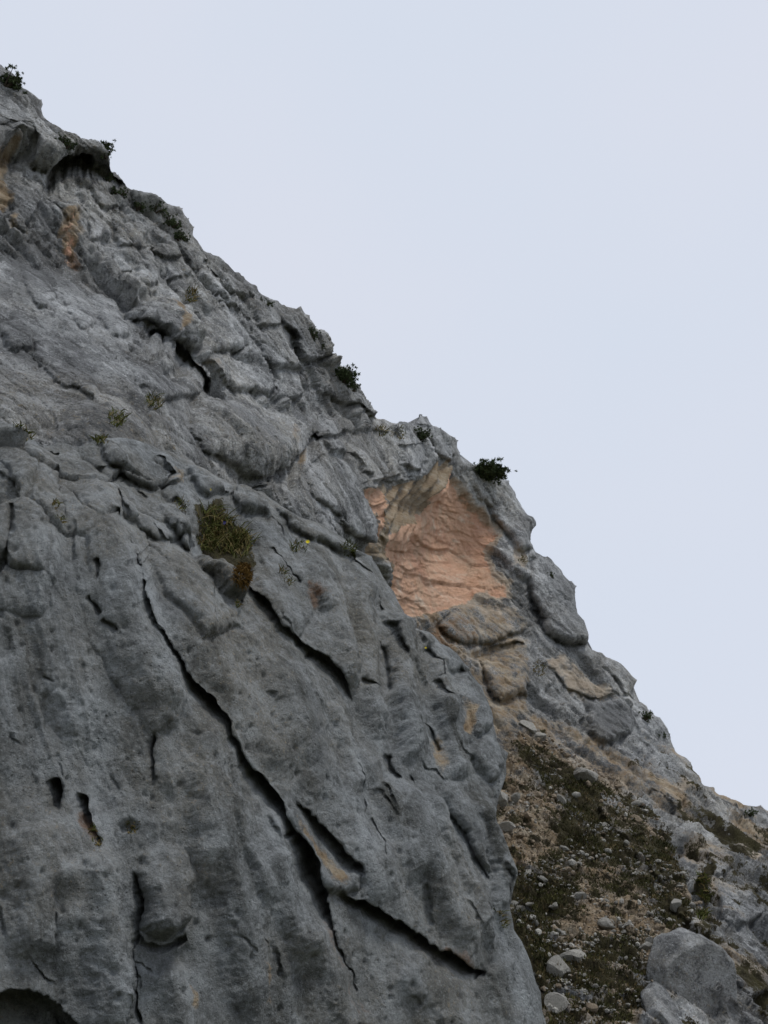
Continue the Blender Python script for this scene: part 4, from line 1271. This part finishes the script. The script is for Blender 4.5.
def shrub(x, y, wpx, hpx, label, lean=0.0, dens=1.0, group='dwarf pine shrubs on the ridge', sheet=None, sink=0.15):
    """dwarf mountain pine: branching stems, crown of needle clumps"""
    sh = sheet or far
    hit = sh.lookup(x, y, 4)
    p, nn = hit
    z = (p @ Vector(FWD.tolist()))
    m = z / FPX
    w, h = wpx * m, hpx * m * 1.0
    p = p - nn * 0.05
    root = bpy.data.objects.new('dwarf_pine', None)
    col.objects.link(root)
    root.location = p
    root.empty_display_size = .3
    bv, bf, lv, lf = [], [], [], []
    nb = max(7, int(14 * dens))
    org = Vector((0, 0, -sink * h))
    for k in range(nb):
        a = rng.uniform(0, 6.283)
        tip = Vector((math.cos(a) * w * 0.5 * rng.uniform(.3, 1) + lean * w * .4, math.sin(a) * w * .42 * rng.uniform(.2, 1), h * rng.uniform(.45, 1.0)))
        tip.z *= 1 - 0.35 * abs(tip.x - lean * w * .4) / max(w * .5, 1e-3)
        mid = org.lerp(tip, .5) + Vector((rng.gauss(0, .05) * w, rng.gauss(0, .05) * w, -0.06 * h))
        tube(bv, bf, org, mid, .035 * h ** .5 + .01, .02)
        tube(bv, bf, mid, tip, .02, .006)
        for c in range(int(18 * dens)):
            cpt = mid.lerp(tip, rng.uniform(-.25, 1.05)) + Vector((rng.gauss(0, .13) * w, rng.gauss(0, .12) * w, rng.gauss(0, .11) * h))
            r = min(0.085 * (w + h) * .5, .10) * rng.uniform(.7, 1.5)
            for _ in range(16):
                d = Vector((rng.gauss(0, 1), rng.gauss(0, 1), rng.gauss(.35, 1))).normalized()
                s = d.cross(Vector((rng.gauss(0, 1), rng.gauss(0, 1), rng.gauss(0, 1)))).normalized()
                q0 = cpt + d * r * rng.uniform(0, .3)
                wd = r * .24
                kk = len(lv)
                lv += [q0 - s * wd, q0 + s * wd, q0 + d * r * rng.uniform(.7, 1.3)]
                lf.append((kk, kk + 1, kk + 2))
    mesh_obj('branches', bv, bf, M_bark, root)
    mesh_obj('needles', lv, lf, M_pine, root)['kind'] = 'stuff'
    tag(root, label, 'shrub', group)
    return root


# ridge shrubs
shrub(8, 82, 34, 18, 'dark dwarf pine at the top of the ridge by the left edge', .2)
shrub(70, 146, 20, 12, 'low dwarf pine on the cap left of the upright one')
shrub(104, 160, 15, 24, 'upright dark dwarf pine on the edge of the overhanging cap', .2, .8)
shrub(108, 178, 9, 14, 'small dark shrub hanging just below the upright dwarf pine', .2, .6)
shrub(122, 190, 20, 9, 'flat dwarf shrub in the notch of the ridge below the cap', 0, .8)
shrub(140, 206, 16, 11, 'leftmost shrub of the row under the ridge edge', 0, .8)
shrub(157, 212, 20, 13, 'second shrub of the row under the ridge edge', 0, .8)
shrub(172, 222, 22, 13, 'third shrub of the row under the ridge edge', 0, .8)
shrub(184, 236, 18, 12, 'lowest shrub of the row under the ridge edge', 0, .8)
shrub(270, 301, 16, 8, 'tiny shrub with bare twigs on the smooth part of the ridge', 0, .6)
shrub(316, 334, 12, 14, 'small shrub in the notch behind the upright ridge block', .2, .7)
shrub(326, 346, 8, 10, 'tiny shrub clinging to the side of the upright ridge block', .2, .6)
shrub(346, 378, 28, 20, 'bushy dwarf pine jutting into the sky above the sloping slab', .5, 1.1)
shrub(358, 390, 12, 14, 'drooping end shrub beside the bushy dwarf pine', .3, .7)
shrub(424, 436, 22, 12, 'dark flat shrub below the small pinnacle', 0, .8)
shrub(484, 472, 50, 11, 'wide dark dwarf pine on the skyline above the orange scar', .1, 1.6)
shrub(555, 574, 8, 8, 'tiny shrub on the bluish buttress', .1, .5)
shrub(648, 716, 18, 9, 'small dark shrub on the right shoulder skyline', .1, .7)
shrub(664, 734, 14, 7, 'lowest small shrub on the right skyline', .1, .6)
shrub(752, 812, 22, 6, 'flat shrub at the right end of the skyline', 0, .7)

# grass on the rock
GR = 'grass tufts on the cliff'
grass_tuft(near, [(214, 522, 14), (226, 536, 18), (240, 544, 14), (208, 542, 9)], 900, .26, 'big green and straw grass tuft in the hollow of the near cliff', GR, .38, droop=.9, width=.007)
moss_cushion(near, 243, 574, 10, 13, 'rusty brown moss cushion below the big grass tuft', M_brown, 900)
grass_tuft(near, [(20, 430, 6), (28, 436, 5)], 90, .12, 'little grass tuft on the ledge at the left edge', GR, .2)
grass_tuft(near, [(100, 438, 7)], 110, .13, 'small bright grass tuft on the ledge under the upper wall', GR, .2)
grass_tuft(far, [(118, 418, 9)], 120, .18, 'dark grass tuft in the shadowed crack of the upper wall', GR, .2, width=.01)
grass_tuft(far, [(154, 402, 8)], 120, .2, 'olive grass tuft under the dark gap of the streaked slab', GR, .3, width=.01)
grass_tuft(near, [(302, 546, 6), (296, 548, 5)], 80, .12, 'grass tuft beside the yellow flower on the near crest', GR, .2)
grass_tuft(near, [(350, 549, 8)], 110, .14, 'green grass tuft at the right end of the near crest', GR, .1)
grass_tuft(near, [(290, 580, 5), (284, 570, 4)], 70, .1, 'mossy grass strip in the crack right of the brown moss', GR, .5)
grass_tuft(near, [(62, 520, 4), (57, 505, 4)], 60, .1, 'dark grass in the vertical crack at the left', GR, .3)
grass_tuft(near, [(182, 504, 6)], 70, .1, 'dark tuft on the rock left of the big grass tuft', GR, .3)
grass_tuft(near, [(93, 830, 5), (98, 842, 4)], 70, .08, 'yellowish moss in the curved hollow at the lower left', GR, .6)
grass_tuft(near, [(132, 828, 6)], 60, .08, 'olive moss in the pit above the rock nose', GR, .6)
grass_tuft(near, [(500, 914, 4), (504, 924, 4)], 60, .12, 'small green tuft on the right flank of the cliff', GR, .4)
grass_tuft(near, [(239, 604, 3)], 40, .08, 'tiny moss strand at the foot of the pinnacle', GR, .5)
grass_tuft(far, [(192, 296, 7)], 80, .25, 'olive grass on the ledge above the streaked slab', GR, .5, width=.015)
grass_tuft(far, [(398, 432, 8), (382, 430, 6)], 120, .25, 'brownish grass on the ridge left of the small pinnacle', GR, .6, width=.015)
grass_tuft(far, [(702, 880, 6), (706, 896, 6), (704, 915, 5)], 260, .3, 'green grass strip in the gully beside the pale tilted slab', GR, .2, width=.016)
grass_tuft(far, [(524, 559, 5)], 60, .25, 'olive grass between the two grey buttresses', GR, .4, width=.015)
grass_tuft(far, [(540, 668, 8)], 90, .25, 'brown grass under the bluish buttress', GR, .7, width=.015)


def flower(sheet, x, y, label, mat, size=.02, group=None):
    hit = sheet.lookup(x, y, 2)
    p, nn = hit
    root = bpy.data.objects.new('flower', None)
    col.objects.link(root)
    root.location = p
    root.empty_display_size = .05
    sv, sf = [], []
    up = (nn * .6 + Vector((0, 0, .8))).normalized()
    hd = up * .07
    tube(sv, sf, Vector((0, 0, 0)) - nn * .01, hd, .0025, .002, 4)
    mesh_obj('stem', sv, sf, M_grass, root)
    face = (Vector((0, -1, -.3)) + up * .4).normalized()
    a = face.orthogonal().normalized(); b = face.cross(a)
    for k in range(7):
        an = 6.283 * k / 7
        d = a * math.cos(an) + b * math.sin(an); s = face.cross(d)
        mesh_obj('petal', [hd, hd + d * size * .6 + s * size * .35 + face * .003, hd + d * size * 1.1 + face * .006, hd + d * size * .6 - s * size * .35 + face * .003],
                 [(0, 1, 2, 3)], mat, root)
    tag(root, label, 'flower', group)


flower(near, 12, 443, 'yellow flower on the ledge at the far left', M_yellow, .026)
flower(near, 208, 496, 'small yellow flower above the big grass tuft', M_yellow, .016)
flower(near, 308, 546, 'yellow flower on the near crest left of the scar', M_yellow, .026)
flower(near, 425, 652, 'tiny yellow flower on the hump by the right edge', M_yellow, .014)
flower(near, 222, 527, 'blue flower in the big grass tuft', M_blue, .022)


# ------------------------------------------------------------------ boulders and stones on the slope
def rock_mesh(name, seed, subdiv, flat=.75, rough=.28, mat=M_stone, facets=9):
    import bmesh
    r = random.Random(seed)
    bm = bmesh.new()
    bmesh.ops.create_icosphere(bm, subdivisions=subdiv, radius=1)
    planes = []
    for _ in range(facets):
        d = Vector((r.gauss(0, 1), r.gauss(0, 1), r.gauss(0, .8))).normalized()
        planes.append((d, r.uniform(.45, .8)))
    co = np.array([v.co for v in bm.verts], F4)
    nz = fbm(co, 1.4, 3, seed % 50) * rough
    for v, q_ in zip(bm.verts, nz):
        p = v.co * (1 + float(q_))
        for d, c in planes:
            ex = p.dot(d) - c
            if ex > 0:
                p = p - d * ex
        v.co = Vector((p.x, p.y * .85, p.z * flat))
    me = bpy.data.meshes.new(name)
    bm.to_mesh(me)
    bm.free()
    at = me.attributes.new('tone', 'FLOAT', 'POINT')
    at.data.foreach_set('value', np.full(len(me.vertices), .42, F4))
    me.polygons.foreach_set('use_smooth', np.full(len(me.polygons), subdiv > 3))
    me.materials.append(mat)
    return me


def boulder(x, y, wpx, hpx, label, seed, mat, sub=4, flat=.9, sink=.3, roll=0.0):
    p, nn = far.lookup(x, y, 3)
    m = (p @ Vector(FWD.tolist())) / FPX
    o = bpy.data.objects.new('boulder', rock_mesh('boulder', seed, sub, flat, .16 if sub > 4 else .3, mat, 3 if sub > 4 else (4 if sub > 3 else 8)))
    col.objects.link(o)
    o.location = p - nn * (hpx * m * sink * .5)
    o.scale = (wpx * m * .62, wpx * m * .55, hpx * m * .62)
    o.rotation_euler = (0, roll, rng.uniform(0, 6) if sub < 5 else .4)
    tag(o, label, 'boulder', 'boulders on the slope')
    return o


M_bould = M_far
boulder(696, 976, 82, 78, 'largest smooth grey boulder at the bottom right of the slope', 6, M_bould, 5, .95, .2, .5)
boulder(664, 1018, 56, 60, 'pale tilted boulder at the bottom edge left of the largest one', 8, M_bould, 4, .8, .4, .7)
boulder(684, 940, 26, 16, 'cream coloured stone on top of the largest boulder', 12, M_stone_tan, 3, .7, .1)
boulder(676, 902, 16, 16, 'pale angular stone at the top of the tilted slab', 14, M_stone, 3, .8, .2)
boulder(553, 968, 22, 26, 'white faced boulder beside the near cliff at the bottom', 17, M_stone, 3, .8, .3, .5)
boulder(566, 956, 30, 22, 'grey boulder right of the white faced one', 21, M_stone, 3, .8, .3)
boulder(556, 1004, 26, 22, 'grey boulder low down against the near cliff', 23, M_stone, 3, .8, .3)
boulder(552, 904, 14, 10, 'pale stone lying alone among the turf in mid slope', 25, M_stone, 3, .8, .1)
boulder(578, 894, 12, 10, 'pale stone right above the bare earth patch', 27, M_stone, 3, .8, .1)
boulder(604, 922, 18, 14, 'rounded grey stone in the dark turf', 29, M_stone, 3, .8, .2)
boulder(502, 798, 24, 30, 'pale block peeping out behind the right edge of the cliff', 31, M_stone, 3, .9, .3)
boulder(508, 826, 26, 16, 'flat pale block behind the cliff edge', 33, M_stone, 3, .6, .3)
boulder(530, 724, 24, 18, 'grey block at the head of the slope', 35, M_stone, 3, .7, .3)
boulder(586, 774, 36, 24, 'bluish grey outcrop block on the upper slope', 37, M_stone, 3, .7, .4)

base_meshes = [rock_mesh('stone', 100 + k, 2, .7, .3, M_stone if k % 4 else M_stone_tan, 7) for k in range(10)]
pu, pv, pz = far.proj
vis = np.nonzero((slope_d > 3) & far.keep & (pv > 735) & (pv < 1030) & (pu > 492) & (pu < 720) & (far.FN @ np.array([0, 0, 1], F4) > 0.1))[0]
dn, sn, *_ = poly_dist(pu[vis], pv[vis], NEAR_CREST)
vis = vis[~below(pu[vis], pv[vis], NEAR_CREST) & (dn > 3)]


def put_stone(j, size, me):
    o = bpy.data.objects.new('stone', me)
    col.objects.link(o)
    p = Vector(far.P[j].tolist()); nn = Vector(far.FN[j].tolist())
    o.location = p + nn * size * .1
    o.scale = (size * rng.uniform(.8, 1.3), size * rng.uniform(.7, 1.1), size * rng.uniform(.6, 1.0))
    o.rotation_euler = (rng.uniform(-.6, .6), rng.uniform(-.6, .6), rng.uniform(0, 6.28))
    return o


w = 0.4 + 1.2 * sstep(780, 1000, pv[vis])
clump = np.clip(0.35 + 1.8 * perlin(far.P[vis], 0.8, 301), 0.02, 1) * w
pick = nrg.choice(vis, 280, replace=False, p=clump / clump.sum())
for j in pick:
    px = min(15, 3.6 + nrg.exponential(3.0))
    s = px * pz[j] / FPX * .62
    k_ = int(nrg.integers(0, 10))
    o = put_stone(int(j), s, base_meshes[k_])
    if k_ % 4:
        tag(o, 'pale grey limestone stone lying loose on the turf of the slope', 'stone', 'loose grey stones on the slope')
    else:
        tag(o, 'tan stone lying loose among the grey ones on the slope', 'stone', 'loose tan stones on the slope')

# rubble too fine to count
bare = np.clip(1 - far.att['veg'][vis] * 1.4, .02, 1)
cv = [np.array([v.co[:] for v in rock_mesh('r', 200 + k, 1, .7, .3, M_stone, 5).vertices], F4) for k in range(4)]
me0 = rock_mesh('r', 200, 1, .7, .3, M_stone, 5)
cf = np.array([p.vertices[:] for p in me0.polygons], np.int64)
pick = np.concatenate([nrg.choice(vis, 2100, p=clump / clump.sum()), nrg.choice(vis, 2400, p=bare / bare.sum())])
for nm, mat, sel, lab in (('rubble', M_stone, pick[:2100], 'pale grey rubble scattered over the slope'), ('tan_rubble', M_stone_tan, pick[2100:], 'tan rubble scattered over the slope')):
    vv, ff = [], []
    for t_, j in enumerate(sel):
        s = (0.9 + nrg.exponential(1.3)) * pz[j] / FPX * .6
        a = nrg.uniform(0, 6.28)
        R = np.array([[math.cos(a), -math.sin(a), 0], [math.sin(a), math.cos(a), 0], [0, 0, 1]], F4)
        vv.append(cv[t_ % 4] @ R.T * s * nrg.uniform(.6, 1.3, 3) + far.P[j] + far.FN[j] * s * .2)
        ff.append(cf + t_ * len(cv[0]))
    o = mesh_obj(nm, np.concatenate(vv).tolist(), np.concatenate(ff).tolist(), mat)
    tag(o, lab, 'rubble', kind='stuff')

# turf: short blades wherever soil lies on the slope
vegv = far.att['veg'][vis]
wt = np.clip(vegv - .42, 0, 1) ** 1.2
for nm, mat, cnt, lab, sd in (('turf', M_turf, 15000, 'dark olive alpine turf on the slope', 1), ('dry_turf', M_turfd, 4500, 'brown dry turf on the slope', 2)):
    cl = np.clip(.4 + 2.2 * perlin(far.P[vis], 1.7, 310 + sd), 0.0, 1) * wt
    sel = nrg.choice(vis, cnt, p=cl / cl.sum())
    P0 = far.P[sel] + nrg.normal(0, .03, (cnt, 3))
    D = far.FN[sel] * .6 + np.array([0, 0, .7]) + nrg.normal(0, .45, (cnt, 3))
    D /= np.linalg.norm(D, axis=1, keepdims=True)
    S = np.cross(D, nrg.normal(0, 1, (cnt, 3)))
    S /= np.linalg.norm(S, axis=1, keepdims=True)
    L = nrg.uniform(.04, .13, (cnt, 1)); Wd = nrg.uniform(.012, .03, (cnt, 1))
    V = np.stack([P0 - S * Wd, P0 + S * Wd, P0 + D * L], 1).reshape(-1, 3)
    Fc = np.arange(cnt * 3).reshape(-1, 3)
    o = mesh_obj(nm, V.tolist(), Fc.tolist(), mat)
    tag(o, lab, 'turf', kind='stuff')
